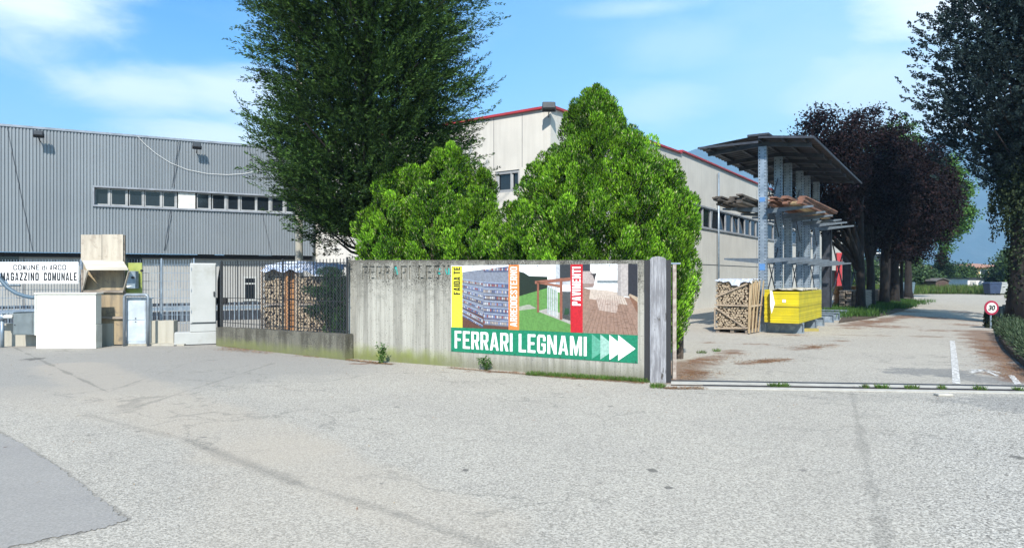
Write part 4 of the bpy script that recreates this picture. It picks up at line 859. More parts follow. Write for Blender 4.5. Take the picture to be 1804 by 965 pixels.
# lettered sign
q = V(-14, 480, 15.95); t = thing('lettered_sign', 'long white sign with black lettering in two lines hung on the mesh fence', 'sign', (q.x, q.y, 0)); s = q.y / F
X0 = lambda px: (px + 14) * s
Zs = lambda py: EYE - (py - HY) * s
b = MB(); b.box(0, X0(138), 0, .02, Zs(499.5), Zs(461.5)); b.build('panel', flat('sign_white', (.84, .84, .83), .4), t, bevel=.002)
bk = flat('sign_black', (.015, .015, .018), .4)
for word, a0, a1 in (('COMUNE', 23.5, 69.5), ('di', 73.5, 83.5), ('ARCO', 88, 116.5)):
    lo, tw, _ = glyph_loops(word, .16, .3, GLY_W); vs, fs = curve_fill(lo); b = MB(); put2d(b, vs, fs, lambda x, y: (X0(a0 + x / tw * (a1 - a0)), -.003, Zs(475.5) + y * (475.5 - 466.3) * s)); b.build('printed_word', bk, t)
for word, a0, a1 in (('MAGAZZINO', 1.5, 68.5), ('COMUNALE', 77, 135.5)):
    lo, tw, _ = glyph_loops(word, .13, .3, GLY_B); vs, fs = curve_fill(lo); b = MB(); put2d(b, vs, fs, lambda x, y: (X0(a0 + x / tw * (a1 - a0)), -.003, Zs(494.3) + y * (494.3 - 480) * s)); b.build('printed_word', bk, t)
for z in (Zs(465), Zs(496)): b = MB(); b.tube([(X0(136.5), -.004, z), (X0(136.5), .0, z)], .012, 8); b.build('screw', M['galv'], t)

# utility pole
q = V(527, 500, 19.5); tag(MB().tube([(q.x, q.y, 0), (q.x, q.y, 3.2), (q.x, q.y, 8.5)], [.115, .108, .085], 16).build('utility_pole', M['concrete_pale'], smooth=True), 'round concrete pole rising behind the tarp into the dark conifer', 'pole')

# ================================================================== FIREWOOD CRATES
log_meshes = []
for i in range(9):
    k = rnd.choice((3, 3, 4, 4, 5)); ang = sorted(rnd.uniform(0, 2 * math.pi) for _ in range(k)); r0 = .05
    ang = [2 * math.pi * (j + rnd.uniform(-.28, .28)) / k for j in range(k)]
    prof = [(math.cos(a) * r0 * rnd.uniform(.85, 1.25), math.sin(a) * r0 * rnd.uniform(.8, 1.15)) for a in ang]
    b = MB(); n = len(prof); b.add([(p[0], 0, p[1]) for p in prof] + [(p[0], 1, p[1]) for p in prof], [tuple(range(n)), tuple(range(2 * n - 1, n - 1, -1))], 0); b.f[-2] = tuple(range(n))
    b.add([(p[0], 0, p[1]) for p in prof] + [(p[0], 1, p[1]) for p in prof], [(j, j + n, (j + 1) % n + n, (j + 1) % n) for j in range(n)], 1)
    o = b.build('log', [M['log_end'], M['log_side']]); log_meshes.append(o.data); bpy.data.objects.remove(o)
def logs(t, w, d, z0, z1, pitch=.088, limit=100):
    cells = []; row = 0; z = z0 + pitch / 2
    while z < z1 - pitch * .3:
        x = pitch * (.5 if row % 2 else .9)
        while x < w - pitch * .35: cells.append((x + rnd.uniform(-.012, .012), z + rnd.uniform(-.01, .01))); x += pitch
        z += pitch * .84; row += 1
    rnd.shuffle(cells); rest = MB()
    for i, (x, z) in enumerate(cells):
        me = rnd.choice(log_meshes); a = rnd.uniform(0, 6.28); y0 = rnd.uniform(-.025, .02); sc_ = rnd.uniform(.9, 1.12) * pitch / .088
        if i < limit:
            o = bpy.data.objects.new('log', me); COL.objects.link(o); o.parent = t; o.location = (x, y0, z); o.rotation_euler = (0, a, 0); o.scale = (sc_, d, sc_)
        else:
            Mx = Matrix.Translation((x, y0, z)) @ Matrix.Rotation(a, 4, 'Y') @ Matrix.Diagonal((sc_, d, sc_, 1))
            vs = [Mx @ v.co for v in me.vertices]; 
            for p_ in me.polygons: rest.add([vs[k] for k in p_.vertices], [tuple(range(len(p_.vertices)))], p_.material_index)
    if rest.v: o = rest.build('packed_logs', [M['log_end'], M['log_side']], t); o['kind'] = 'stuff'
    MB().box(.03, w - .03, .10, d - .02, z0, z1 - .04).build('log_core', M['log_side'], t)
def pallet(t, w, d, mat=None):
    mat = mat or M['wood_grey']
    for x in (.0, w / 2 - .05, w - .1): b = MB(); b.box(x, x + .1, .0, d, .022, .10); b.build('pallet_block', mat, t)
    b = MB()
    for y in (0, d * .45, d - .12): b.box(-.01, w + .01, y, y + .12, .101, .125)
    b.build('pallet_deck', mat, t); b = MB()
    for y in (0, d - .1): b.box(-.01, w + .01, y, y + .1, 0, .021)
    b.build('pallet_skid', mat, t)
# the crate in front of the rack
c0 = G(1261, 585.5); c1 = G(1319, 588.5); cpl2 = Plane(c0[:2], c1[:2])
t = thing('firewood_crate', 'slatted pallet crate full of split firewood leaning in front of the steel rack', 'firewood crate', (c0.x, c0.y, 0), cpl2.rz, 'firewood crates')
w = cpl2.len; d = .85
pallet(t, w, d); logs(t, w, d, .13, 1.5, .082)
WP = M['wood_pale']
def slat(a, b_, wv=.07, th=.018, mat=None, nm='slat', up=(0, 1, 0)):
    m = MB(); m.bar(a, b_, wv, th, 0, up); return m.build(nm, mat or WP, t)
wg2 = pmat('greyed_slat', (.36, .29, .21), (.25, .20, .15), 10, .9)
slat((-.02, -.045, .80), (w, -.045, .80), .05, .02, wg2); slat((.0, -.045, 1.02), (w * .98, -.05, 1.42), .05, .018, wg2); slat((.0, -.045, .73), (w * .95, -.05, .16), .04, .018, wg2); slat((-.02, -.045, .12), (w, -.045, .18), .045, .02, wg2)
slat((-.01, -.05, .1), (-.01, -.05, .72), .04, .02, wg2)
for k in range(4):                                    # side uprights lean outwards at the top
    y = .0 + k * d / 3.2; slat((w + .02, y - .03, .03), (w + .1 + .02 * k, y, 1.5), .07, .018, WP, up=(1, 0, 0))
for k in range(3): y = .02 + k * .3; slat((w + .0, y - .04, .1), (w + .06, y - .04, 1.48), .045, .018, WP)
slat((w + .04, -.03, .78), (w + .09, d, .80), .06, .02, wg2)
# crumpled plastic on top
pw = MB(); nx, ny = 22, 12; vs = []
for i in range(nx):
    for j in range(ny):
        x = -.01 + (w + .12) * i / (nx - 1); y = -.06 + (d + .1) * j / (ny - 1); z = 1.53 + rnd.uniform(-.015, .03)
        if j == 0: z -= .05 + .05 * rnd.random() + (.12 if 9 < i < 15 else 0); y -= .02
        vs.append((x, y, z))
pw.add(vs, [(i * ny + j, (i + 1) * ny + j, (i + 1) * ny + j + 1, i * ny + j + 1) for i in range(nx - 1) for j in range(ny - 1)]).build('plastic_cover', pmat('white_film', (.50, .52, .56), (.30, .33, .38), 12, .35), t)
# two crates behind the railing
def back_crate(px0, px1, Y, z1, label, rz=0, tier=.9):
    q = V(px0, 500, Y); t = thing('firewood_crate', label, 'firewood crate', (q.x, q.y, 0), rz, 'firewood crates'); w = (px1 - px0) / F * Y; d = .8
    pallet(t, w, d); logs(t, w, d, .14, tier - .02, .085, 50); 
    lo = t; 
    b = MB(); b.box(-.02, w + .02, -.05, d + .02, tier, tier + .05); b.build('shelf_board', M['wood_grey'], t)
    logs(t, w, d, tier + .05, z1, .085, 50)
    for x in (0.0, w): b = MB(); b.bar((x, -.06, 0), (x, -.06, z1 + .02), .05, .03, 0, (0, 1, 0)); b.build('corner_post', wg2 if x == 0 else M['wood_orange'], t)
    return t, w, d
t, w, d = back_crate(463, 505, 17.0, 1.82, 'left firewood crate behind the railing, with pale grey split logs in two tiers')
for k in range(7): b = MB(); b.box(w + .03, w + .05, -.02, d, .2 + k * .23, .36 + k * .23); b.build('side_slat', M['wood_orange'], t)
t, w, d = back_crate(523, 602, 16.9, 1.66, 'right firewood crate behind the railing, with orange-brown logs half hidden by the green branch')
b = MB()
for k in range(12): b.box(-.23, -.03, .12, .14, .12 + k * .135, .23 + k * .135)
b.build('side_slat', M['wood_orange'], t); b = MB(); b.bar((-.24, 0, 0), (-.24, 0, 1.7), .06, .06); b.build('corner_post', M['wood_orange'], t)
# tarp
TM = Mat('blue_white_tarp'); p = TM.pos('object'); n = TM.noise(p, 6, 5, .7); TM.color(TM.mix(n.ramp(.42, .6), (.30, .38, .52), (.60, .66, .76))); TM.set(.4); TM.bump(n, .03, .8)
tp = MB(); nx, ny = 46, 14; vs = []; q0 = V(459, 475, 16.75); q1 = V(598, 475, 16.6)
for i in range(nx):
    f_ = i / (nx - 1)
    for j in range(ny):
        g_ = j / (ny - 1); X_ = q0.x + (q1.x - q0.x) * f_; Y_ = q0.y + g_ * 1.1
        z = 1.80 + .10 * math.sin(min(1, f_ * 2.2) * math.pi * .6) * math.sin(g_ * 3) + rnd.uniform(-.015, .015) + (.1 if g_ > .3 else .0) - max(0, f_ - .45) * .12
        if g_ == 0: z -= .05 + (.32 * max(0, f_ - .5) + .04 * math.sin(f_ * 30)); 
        vs.append((X_, Y_, z))
tag(tp.add(vs, [(i * ny + j, (i + 1) * ny + j, (i + 1) * ny + j + 1, i * ny + j + 1) for i in range(nx - 1) for j in range(ny - 1)]).build('tarp', TM.m, smooth=True), 'crumpled blue and white tarp spread over the firewood behind the railing', 'tarp')

# ================================================================== CANTILEVER RACK
rd = Vector((.549, .836, 0)).normalized(); rx = Vector((rd.y, -rd.x, 0)); ro = Vector((7.37, 20.0, 0))
RK = thing('cantilever_rack', 'tall galvanised cantilever rack with punched columns, arms and a flat dark canopy', 'storage rack', tuple(ro), math.atan2(rx.y, rx.x))
# local axes: x = across (rx, towards the road), y = along the row away from the camera
ts = [0, 2.05, 3.5, 5.5, 6.9, 8.9]
def column(y, h=5.42):
    b = MB(); wv = .115; b.box(-wv, wv, -.09, -.08, .0, h); b.box(-wv, -wv + .012, -.08, .09, 0, h); b.box(wv - .012, wv, -.08, .09, 0, h); b.box(-wv + .02, wv - .02, -.055, .09, 0, h)
    for M2 in (0,):
        z = .35
        while z < h - .1:
            for x in (-.078, .078): b.box(x - .014, x + .014, -.0925, -.0902, z, z + .03, 1)
            b.box(wv + .0003, wv + .0025, -.05, -.022, z, z + .03, 1); b.box(wv + .0003, wv + .0025, .03, .058, z, z + .03, 1)
            z += .095
    return b
cb = column(0)
for i, y in enumerate(ts):
    if i == 0: first = cb.build('column', [M['galv'], M['hole']], RK); o = first
    else: o = first.copy(); COL.objects.link(o); o.parent = RK
    o.location = (0, y, 0)
    if i == 0:
        for z in (1.93, 2.95 + .98): MB().box(-.08, .08, -.095, -.0905, z - .13, z + .06 if z < 3 else z - .0).build('blue_sticker', flat('sticker_blue', (.08, .20, .42)), first)
    b = MB()                                          # I-section foot
    xl, xr = (-.15, 1.12); y0 = y
    b.box(xl, xr, y0 - .07, y0 + .07, .27, .30); b.box(xl, xr, y0 - .07, y0 + .07, .0, .03); b.box(xl, xr, y0 - .012, y0 + .012, .03, .27); b.box(xr - .012, xr, y0 - .07, y0 + .07, .03, .27)
    b.build('foot_beam', M['galv'], RK)
    for (z, L1, sgn, dz) in ((2.0, 1.15, 1, .02), (3.45, 1.25, 1, .03), (2.0, 1.0, -1, .02), (3.5, 1.05, -1, .03)):
        if sgn < 0 and i > 1 and z < 3: continue
        b = MB(); x0, x1 = .12 * sgn, (.12 + L1) * sgn
        for (yy) in (-.045, .045):
            b.add([(x0, y + yy - .006, z + .0), (x1, y + yy - .006, z + dz + .10), (x1, y + yy - .006, z + dz + .15), (x0, y + yy - .006, z + .15), (x0, y + yy + .006, z), (x1, y + yy + .006, z + dz + .10), (x1, y + yy + .006, z + dz + .15), (x0, y + yy + .006, z + .15)],
                  [(0, 1, 2, 3), (7, 6, 5, 4), (0, 4, 5, 1), (3, 2, 6, 7), (1, 5, 6, 2)])
        b.add([(x0, y - .05, z + .152), (x1, y - .05, z + dz + .152), (x1, y + .05, z + dz + .152), (x0, y + .05, z + .152)], [(0, 1, 2, 3)])
        b.box(min(x0, x0 - .02 * sgn), max(x0, x0 - .02 * sgn), y - .08, y + .08, z - .08, z + .16)
        b.build('arm', M['arm'], RK)
    b = MB(); b.bar((-1.62, y, 5.36), (0, y, 5.50), .07, .13); b.bar((0, y, 5.50), (1.33, y, 5.34), .07, .13); b.build('canopy_rafter', M['galv_dark'], RK)
for (i, j) in ((0, 1), (2, 3), (4, 5)):
    b = MB(); y0, y1 = ts[i], ts[j]; b.bar((.0, y0, .6), (.0, y1, 2.6), .02, .05); b.bar((.03, y0, 2.6), (.03, y1, .6), .02, .05); b.bar((.0, y0, 2.8), (0, y1, 4.8), .02, .05); b.bar((.03, y0, 4.8), (.03, y1, 2.8), .02, .05); b.build('cross_brace', M['galv_dark'], RK)
b = MB()
for (x, z) in ((-1.45, 5.455), (-.75, 5.51), (.0, 5.58), (.65, 5.5), (1.2, 5.44)): b.box(x - .03, x + .03, -.5, 10.4, z - .04, z + .02)
b.build('purlin', M['galv_dark'], RK)
b = MB(); pr_ = [(-1.75, 5.42), (0, 5.60), (1.45, 5.42)]; n = 60; vs = []; fs = []
ys = np.linspace(-.55, 10.6, 140)
for side in ((-1.75, 5.47, 0, 5.64), (0, 5.64, 1.45, 5.46)):
    base = len(b.v); vv = []
    for k, y in enumerate(ys):
        dz = .022 if (k % 4) in (0, 1) else -.005
        vv += [(side[0], y, side[1] + dz), (side[2], y, side[3] + dz)]
    b.add(vv, [(2 * k, 2 * k + 2, 2 * k + 3, 2 * k + 1) for k in range(len(ys) - 1)])
    b.add([(v[0], v[1], v[2] - .012) for v in vv], [(2 * k, 2 * k + 1, 2 * k + 3, 2 * k + 2) for k in range(len(ys) - 1)])
b.build('canopy_sheet', pmat('dark_roof_sheet', (.06, .062, .07), (.045, .046, .052), 3, .5, .3), RK)
b = MB(); b.box(-1.76, 0, -.58, -.55, 5.44, 5.50); b.box(1.44, 1.47, -.58, 10.62, 5.42, 5.49); b.bar((0, -.565, 5.61), (1.45, -.565, 5.45), .03, .06); b.box(-.3, .3, -.6, -.0, 5.64, 5.70); b.build('canopy_edge', M['galv_dark'], RK)
def rw(x, y, z=0): return ro + rx * x + rd * y + Vector((0, 0, z))
rrz = math.atan2(rx.y, rx.x)
# lumber on the upper arms
def planks(n, x0, x1, y0, y1, z, cats, group, label, mat, th=.045, wv=.2, jy=.3):
    k = 0
    for i in range(n):
        x = x0 + (x1 - x0 - wv) * rnd.random(); lay = i % 5
        a = y0 + rnd.uniform(-jy, jy); b_ = y1 + rnd.uniform(-jy, jy)
        o = MB().box(0, wv * rnd.uniform(.7, 1), 0, b_ - a, 0, th).build('plank', mat)
        o.location = rw(x0 + (x1 - x0 - wv) * ((i // 5 + rnd.uniform(-.1, .1)) / max(1, (n - 1) // 5)), a, z + lay * (th + .004)); o.rotation_euler = (0, 0, rrz + rnd.uniform(-.015, .015)); tag(o, label, 'plank', group)
planks(15, -1.05, -.2, -1.15, 2.6, 3.68, '', 'dark planks on the upper left arms of the rack', 'weathered dark plank stored on the upper rack arms facing the factory', pmat('dark_weathered_plank', (.10, .085, .07), (.05, .045, .04), 8, .9, stretch=(1, .2, 1)))
planks(15, .25, 1.2, -.35, 5.2, 3.66, '', 'red-brown planks on the upper right arms of the rack', 'red-brown plank stored on the upper rack arms facing the road', pmat('red_brown_plank', (.21, .105, .07), (.11, .06, .045), 5, .8, stretch=(1, .2, 1), c3=(.28, .18, .11), s3=2))
planks(5, .8, 1.25, -.1, 5.3, 3.63, '', 'pale boards at the outer edge of the upper arms', 'pale tan board at the outer edge of the upper rack arms', M['wood_pale'], .02, .25)
# yellow formwork boards: two strapped bundles on the feet
yb_m = pmat('yellow_board', (.60, .49, .012), (.52, .42, .012), 2, .45, c3=(.50, .46, .03), s3=.9); m_ = Mat('yellow_board_random'); oi = m_.node('ShaderNodeObjectInfo'); c_ = m_.mix(m_.noise(m_.pos('object'), 2.5, 4).ramp(.35, .65), (.62, .50, .012), (.50, .42, .02)); m_.color(m_.scale_col(c_, E(m_.nt, oi.outputs['Random']) * .35 + .72)); m_.set(.5); yb_m = m_.m; ye = pmat('ochre_board_edge', (.58, .40, .03), (.48, .33, .03), 4, .6)
def bundle(x0, x1, y0, y1, z0, n, th, label, skew=0):
    t = thing('board_bundle', label, 'bundle of boards', tuple(rw(x0, y0, z0)), rrz, 'yellow board bundles')
    for i in range(n):
        j = rnd.uniform(-.006, .006); m = MB(); m.box(j + 0 + skew * i, x1 - x0 + j + skew * i, j, y1 - y0 + j, i * th, i * th + th - .0025); m.build('board', yb_m, t)
    return t
t1 = bundle(.34, 1.10, -.62, 3.1, .31, 30, .0295, 'bright yellow strapped bundle of boards on the rack feet, nearer the road')
bl2 = bundle(.13, .335, -.40, 3.0, .31, 31, .030, 'narrow ochre-yellow bundle of boards between rack columns and the bright bundle')
MB().box(-.004, .770, -.010, -.006, .44, .455).build('strap', M['black'], t1)
b = MB(); b.add([(.0, -.013, .9), (.06, -.016, .9), (.13, -.014, .55), (.04, -.02, .25), (.0, -.013, .5)], [(0, 1, 2, 3, 4)]); b.box(.33, .42, -.012, -.009, .58, .66); b.build('torn_wrap', M['white_paint'], t1)
b = MB(); nx = 40; vs = []
for i in range(nx):
    for j in range(8): vs.append((-.02 + .80 * j / 7, -.02 + 3.3 * i / (nx - 1), .89 + rnd.uniform(0, .06) + (.0 if j in (0, 7) else .015)))
b.add(vs, [(i * 8 + j, (i + 1) * 8 + j, (i + 1) * 8 + j + 1, i * 8 + j + 1) for i in range(nx - 1) for j in range(7)]).build('plastic_film', pmat('film', (.46, .43, .36), (.26, .24, .18), 12, .35), t1)
# wooden blocks under
q = G(1425, 583); b = MB(); b.box(-.25, .25, -.1, .1, 0, .08); o = b.build('timber_block', pmat('yellowed_timber', (.34, .28, .08))); o.location = (q.x, q.y, 0); tag(o, 'flat yellowish timber block on the ground under the bright yellow bundle', 'block')
# second, darker rack behind: heavy columns with cross braces
d0 = ro + rd * 11.2
DR = thing('steel_frame', 'dark steel frame with heavy columns and crossed braces beyond the punched rack', 'steel frame', tuple(d0), rrz)
for (x, y, wv) in ((.05, 0, .17), (.1, 5.8, .17), (.12, 11.0, .16)):
    b = MB(); b.box(x - wv, x + wv, y - .03, y + .03, 0, 4.4); b.box(x - wv - .02, x - wv, y - .12, y + .12, 0, 4.4); b.box(x + wv, x + wv + .02, y - .12, y + .12, 0, 4.4); b.build('column', M['galv_dark'], DR)
for (a, b_) in (((.1, 0, .1), (.1, 5.8, 3.6)), ((.15, 0, 3.6), (.15, 5.8, .1)), ((.1, 5.8, .1), (.1, 11, 3.4)), ((.15, 5.8, 3.4), (.15, 11, .1))): b = MB(); b.bar(a, b_, .04, .07); b.build('brace', M['galv_dark'], DR)
b = MB(); b.bar((.1, 0, 4.3), (.1, 11, 4.3), .1, .2); b.bar((.1, -2.0, 2.1), (.1, 0, 2.1), .1, .1); b.build('top_beam', M['galv_dark'], DR)
for k in range(3):
    b = MB(); b.box(-.25, 1.1, -.08, .08, 0, .25); o = b.build('foot_beam', M['galv'], DR); o.location = (0, k * 5.6 - 1.4 * (k == 0), 0)
# stacked timber packs further down the yard
for k, (y, x, h, c, lab) in enumerate(((13.6, .2, .9, M['wood_grey'], 'grey stack of sawn timber on the ground beyond the yellow bundle'), (17.5, -.6, 1.0, M['wood_orange'], 'orange-brown stack of timber standing between the steel columns'), (21.5, .3, .8, M['wood_grey'], 'low weathered stack of timber behind the dark tree trunks'))):
    t = thing('timber_stack', lab, 'timber stack', tuple(rw(x, y)), rrz, None)
    for i in range(int(h / .07)):
        for j in range(4): b = MB(); b.box(j * .28 + rnd.uniform(0, .03), j * .28 + .25, rnd.uniform(-.1, .1), 2.6 + rnd.uniform(-.1, .1), .1 + i * .075, .1 + i * .075 + .055); b.build('plank', c, t)
    for yy in (.2, 2.2): b = MB(); b.box(0, 1.1, yy, yy + .1, 0, .098); b.build('bearer', M['wood_grey'], t)

# ================================================================== TREES
def trunk_mb(base, h, r0, r1, lean=(0, 0), limbs=(), n=14, flare=1.35, wob=.06):
    b = MB(); pts = []; rs = []; k = 10
    for i in range(k + 1):
        f_ = i / k; pts.append((base[0] + lean[0] * f_ + rnd.uniform(-wob, wob) * f_, base[1] + lean[1] * f_ + rnd.uniform(-wob, wob) * f_, h * f_ - .05)); rs.append((r0 + (r1 - r0) * f_) * (flare if i == 0 else 1))
    b.tube(pts, rs, n)
    for l in limbs: b.tube(l[0], l[1], 7)
    return b
def limb(p, d, ln, r, up=.3, k=5):
    p = Vector(p); d = Vector(d).normalized(); pts = [p]; rs = [r]
    for i in range(k): d = (d + Vector((rnd.uniform(-.15, .15), rnd.uniform(-.15, .15), up * .25))).normalized(); p = p + d * ln / k; pts.append(p.copy()); rs.append(r * (1 - (i + 1) / (k + .6)))
    return (pts, rs)

# ---- feathery conifer (big dark one on the left, and the right one)
def conifer(name, label, base, prof, ztop, nb, twigs, lv, leafL, leafW, pal, r0, droop=.0, rise=.38, mat='leaf', tip=.5, zmin=2.7, trunk_mat='dark_bark', bias=None, centre=None, lpt=None, jit=.028):
    t = thing(name, label, 'tree', (base[0], base[1], 0)); pz = [p[0] for p in prof]; pr_ = [p[1] for p in prof]
    Ps, Ds, Ls, Ws = [], [], [], []; tb = []
    for i in range(nb):
        f_ = (i + rng.random()) / nb; z = zmin + (ztop - zmin) * f_ ** .92
        az_ = rng.uniform(0, 2 * math.pi); out = A((math.cos(az_), math.sin(az_), 0)); Rz = np.interp(z, pz, pr_) * rng.choice([.55, .75, .9, 1.0, 1.12]) * rng.uniform(.92, 1.08)
        if bias is not None: Rz *= 1 + bias(z, az_)
        z0 = z - rise * Rz; p0 = A((base[0], base[1], max(z0, zmin * .6)))
        side = A((-out[1], out[0], 0)); sw = rng.uniform(-.25, .25)
        def pt(s): return p0 + (out + side * sw * s) * Rz * s + A((0, 0, 1)) * ((z - p0[2]) * s ** 1.25 - droop * s * s)
        if i % 3 == 0: tb.append(([Vector(pt(s)) for s in (0, .3, .6, .9)], [.045 * (1 - f_ * .6), .03, .02, .006]))
        for k in range(twigs):
            s = .22 + .78 * ((k + rng.random()) / twigs); s = min(s, 1); q = pt(s); tan = unit(pt(min(1, s + .04)) - pt(s - .04))
            sgn = 1 if k % 2 else -1; spread = rng.uniform(.35, 1.0) * (1 - .55 * max(0, s - .6) / .4)
            d = unit(tan + side * sgn * spread + A((0, 0, 1)) * rng.uniform(-.15, .35) * (1 if droop <= 0 else .3)); tl = (.28 + .42 * (1 - s)) * rng.uniform(.7, 1.2) * (lpt or 1) * min(1, Rz / 2 + .3)
            if k >= twigs - 2: d = tan; tl = tip * rng.uniform(.7, 1.1)
            u = rng.random((lv, 1)); Ps.append(q + d * tl * u + rng.normal(size=(lv, 3)) * jit)
            dd = d + rng.normal(size=(lv, 3)) * .42 + A((0, 0, .12)); Ds.append(dd); Ls.append(leafL * rng.uniform(.6, 1.2, lv) * (1.15 - .45 * u[:, 0])); Ws.append(leafW * rng.uniform(.7, 1.2, lv))
    for _ in range(1):                                # inner shoots close to the stem
        m = nb * 30; z = zmin + .3 + (ztop - zmin - 1) * rng.random(m); rr = np.interp(z, pz, pr_) * (.08 + .42 * rng.random(m) ** .7); a_2 = rng.random(m) * 6.283
        Ps.append(np.stack([base[0] + rr * np.cos(a_2), base[1] + rr * np.sin(a_2), z], 1)); Ds.append(rng.normal(size=(m, 3)) + A((0, 0, .3))); Ls.append(leafL * 1.2 * rng.uniform(.7, 1.3, m)); Ws.append(leafW * 1.4 * np.ones(m))
    P_, D_, L2, W2 = np.concatenate(Ps), np.concatenate(Ds), np.concatenate(Ls), np.concatenate(Ws)
    tb_m = trunk_mb(base, ztop * .97, r0, .04, limbs=tb, wob=.04)
    tb_m.build('trunk', M[trunk_mat], t, world=True, smooth=True)
    leaf_mesh('crown', P_, D_, L2, W2, cols(len(P_), pal), M[mat], t); return t
def plume_conifer(name, label, base, prof, zmin, ztop, ngroup, nplume, nleaf, plen, leafL, leafW, pal, r0, upt=.5, gsize=.5, inner=6000, thick=.055, trunk_mat='dark_bark', fmin=.5, keep=None, core=.5, coh=.32):
    t = thing(name, label, 'tree', (base[0], base[1], 0)); pz = [p[0] for p in prof]; pr_ = [p[1] for p in prof]; Ps, Ds, Ls, Ws, Cs = [], [], [], [], []; tb = []; pal = np.array(pal)
    for i in range(ngroup):
        f_ = (i + rng.random()) / ngroup; z = zmin + (ztop - zmin) * f_; az_ = i * 2.39996 + rng.uniform(-.5, .5); o = A((math.cos(az_), math.sin(az_), 0)); Rz = np.interp(z, pz, pr_)
        fr = fmin + (1 - fmin) * rng.random() ** .6; c = A((base[0], base[1], z)) + o * Rz * fr * .9 * rng.uniform(.88, 1.14)
        if keep is not None and not keep(az_, z): continue
        s0 = A((base[0], base[1], max(1.6, z - .45 * Rz * fr)))
        if i % 2 == 0: tb.append(([Vector(s0), Vector(s0 * .55 + c * .45 - A((0, 0, .12))), Vector(c)], [.05, .032, .01]))
        br = rng.uniform(.55, 1.35)
        for k in range(nplume):
            q = c + rng.normal(size=3) * A((1, 1, .62)) * gsize * .5 - o * rng.random() * gsize * .4
            ax = unit(o * rng.uniform(.6, 1.2) + A((0, 0, upt * rng.uniform(.5, 1.4))) + rng.normal(size=3) * coh); ln = plen * rng.uniform(.6, 1.15) * (.6 + .4 * min(1, Rz / 2))
            u = rng.random(nleaf) ** .85; d = unit(rng.normal(size=(nleaf, 3))); d = unit(d - ax * (d @ ax)[:, None]); th_ = thick * (1 - u) ** .6 + .004
            Ps.append(q + ax * (u * ln)[:, None] + d * th_[:, None] * rng.random((nleaf, 1))); Ds.append(ax * .9 + d * .5 + rng.normal(size=(nleaf, 3)) * .15); Ls.append(leafL * rng.uniform(.6, 1.2, nleaf) * (1.1 - .4 * u)); Ws.append(leafW * rng.uniform(.7, 1.2, nleaf))
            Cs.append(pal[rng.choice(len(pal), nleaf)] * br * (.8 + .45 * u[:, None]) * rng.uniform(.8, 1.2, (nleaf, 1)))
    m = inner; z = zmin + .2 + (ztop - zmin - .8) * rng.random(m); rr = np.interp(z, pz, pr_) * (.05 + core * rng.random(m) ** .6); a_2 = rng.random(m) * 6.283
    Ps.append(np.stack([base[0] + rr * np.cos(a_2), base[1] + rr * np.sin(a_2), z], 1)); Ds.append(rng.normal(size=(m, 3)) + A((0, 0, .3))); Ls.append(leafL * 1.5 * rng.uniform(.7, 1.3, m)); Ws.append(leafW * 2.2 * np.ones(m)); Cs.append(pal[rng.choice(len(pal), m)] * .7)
    trunk_mb(base, ztop * .97, r0, .04, limbs=tb, wob=.04).build('trunk', M[trunk_mat], t, world=True, smooth=True)
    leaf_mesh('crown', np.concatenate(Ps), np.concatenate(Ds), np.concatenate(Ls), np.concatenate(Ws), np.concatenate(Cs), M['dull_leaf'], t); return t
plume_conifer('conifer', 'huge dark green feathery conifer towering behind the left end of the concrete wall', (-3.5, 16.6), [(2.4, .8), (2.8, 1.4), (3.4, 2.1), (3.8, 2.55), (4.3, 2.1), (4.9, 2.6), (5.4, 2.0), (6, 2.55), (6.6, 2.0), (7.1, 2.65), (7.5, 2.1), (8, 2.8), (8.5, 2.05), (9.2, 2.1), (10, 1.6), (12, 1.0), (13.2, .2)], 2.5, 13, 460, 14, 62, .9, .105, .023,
        [(.018, .042, .010), (.032, .070, .016), (.010, .024, .008), (.065, .125, .026)], .19, upt=.34, gsize=.56, inner=45000, core=.74, fmin=.5, thick=.06, coh=.2)
# drooping dark branch by the railing
def bush(name, label, cat, blobs, n, leafL, leafW, pal, mat='leaf', up=.3, wts=None, stems=0, group=None):
    c0_ = blobs[0][0]; t = thing(name, label, cat, (c0_[0], c0_[1], 0), 0, group); vol = np.array([b[1][0] * b[1][1] * b[1][2] for b in blobs]); pk = rng.choice(len(blobs), n, p=vol / vol.sum())
    C_ = A([b[0] for b in blobs])[pk]; Rr = A([b[1] for b in blobs])[pk]; d = unit(rng.normal(size=(n, 3))); rr = rng.random((n, 1)) ** .4
    P_ = C_ + d * rr * Rr; P_[:, 2] = np.maximum(P_[:, 2], .02); D_ = d + A((0, 0, up)) + rng.normal(size=(n, 3)) * .5
    if stems:
        b = MB()
        for k in range(stems): e = P_[k]; b.tube([(c0_[0] + rnd.uniform(-.05, .05), c0_[1], 0), ((c0_[0] + e[0]) / 2, (c0_[1] + e[1]) / 2, e[2] * .6), tuple(e)], [.014, .01, .004], 5)
        b.build('stem', M['dark_bark'], t, world=True)
    leaf_mesh('foliage', P_, D_, leafL * rng.uniform(.6, 1.3, n), leafW * rng.uniform(.7, 1.2, n), cols(n, pal, wts), M[mat], t); return t
DG = [(.012, .035, .014), (.02, .055, .018), (.03, .08, .025)]
q = V(590, 540, 15.7)
bl_ = []
for (px, py, hw, hh) in ((590, 500, 20, 26), (578, 520, 24, 18), (592, 545, 17, 34), (562, 515, 18, 7), (548, 510, 14, 5), (566, 550, 22, 12), (552, 545, 14, 6), (598, 575, 12, 16), (580, 480, 20, 8)):
    p = V(px, py, 15.75); s = 15.75 / F; bl_.append(((p.x, p.y, p.z), (hw * s, .3, hh * s)))
bush('cypress_shrub', 'dark green cypress shrub spreading over the firewood at the left end of the big wall', 'shrub', bl_, 9000, .085, .02, DG, 'dull_leaf', .1, stems=20)

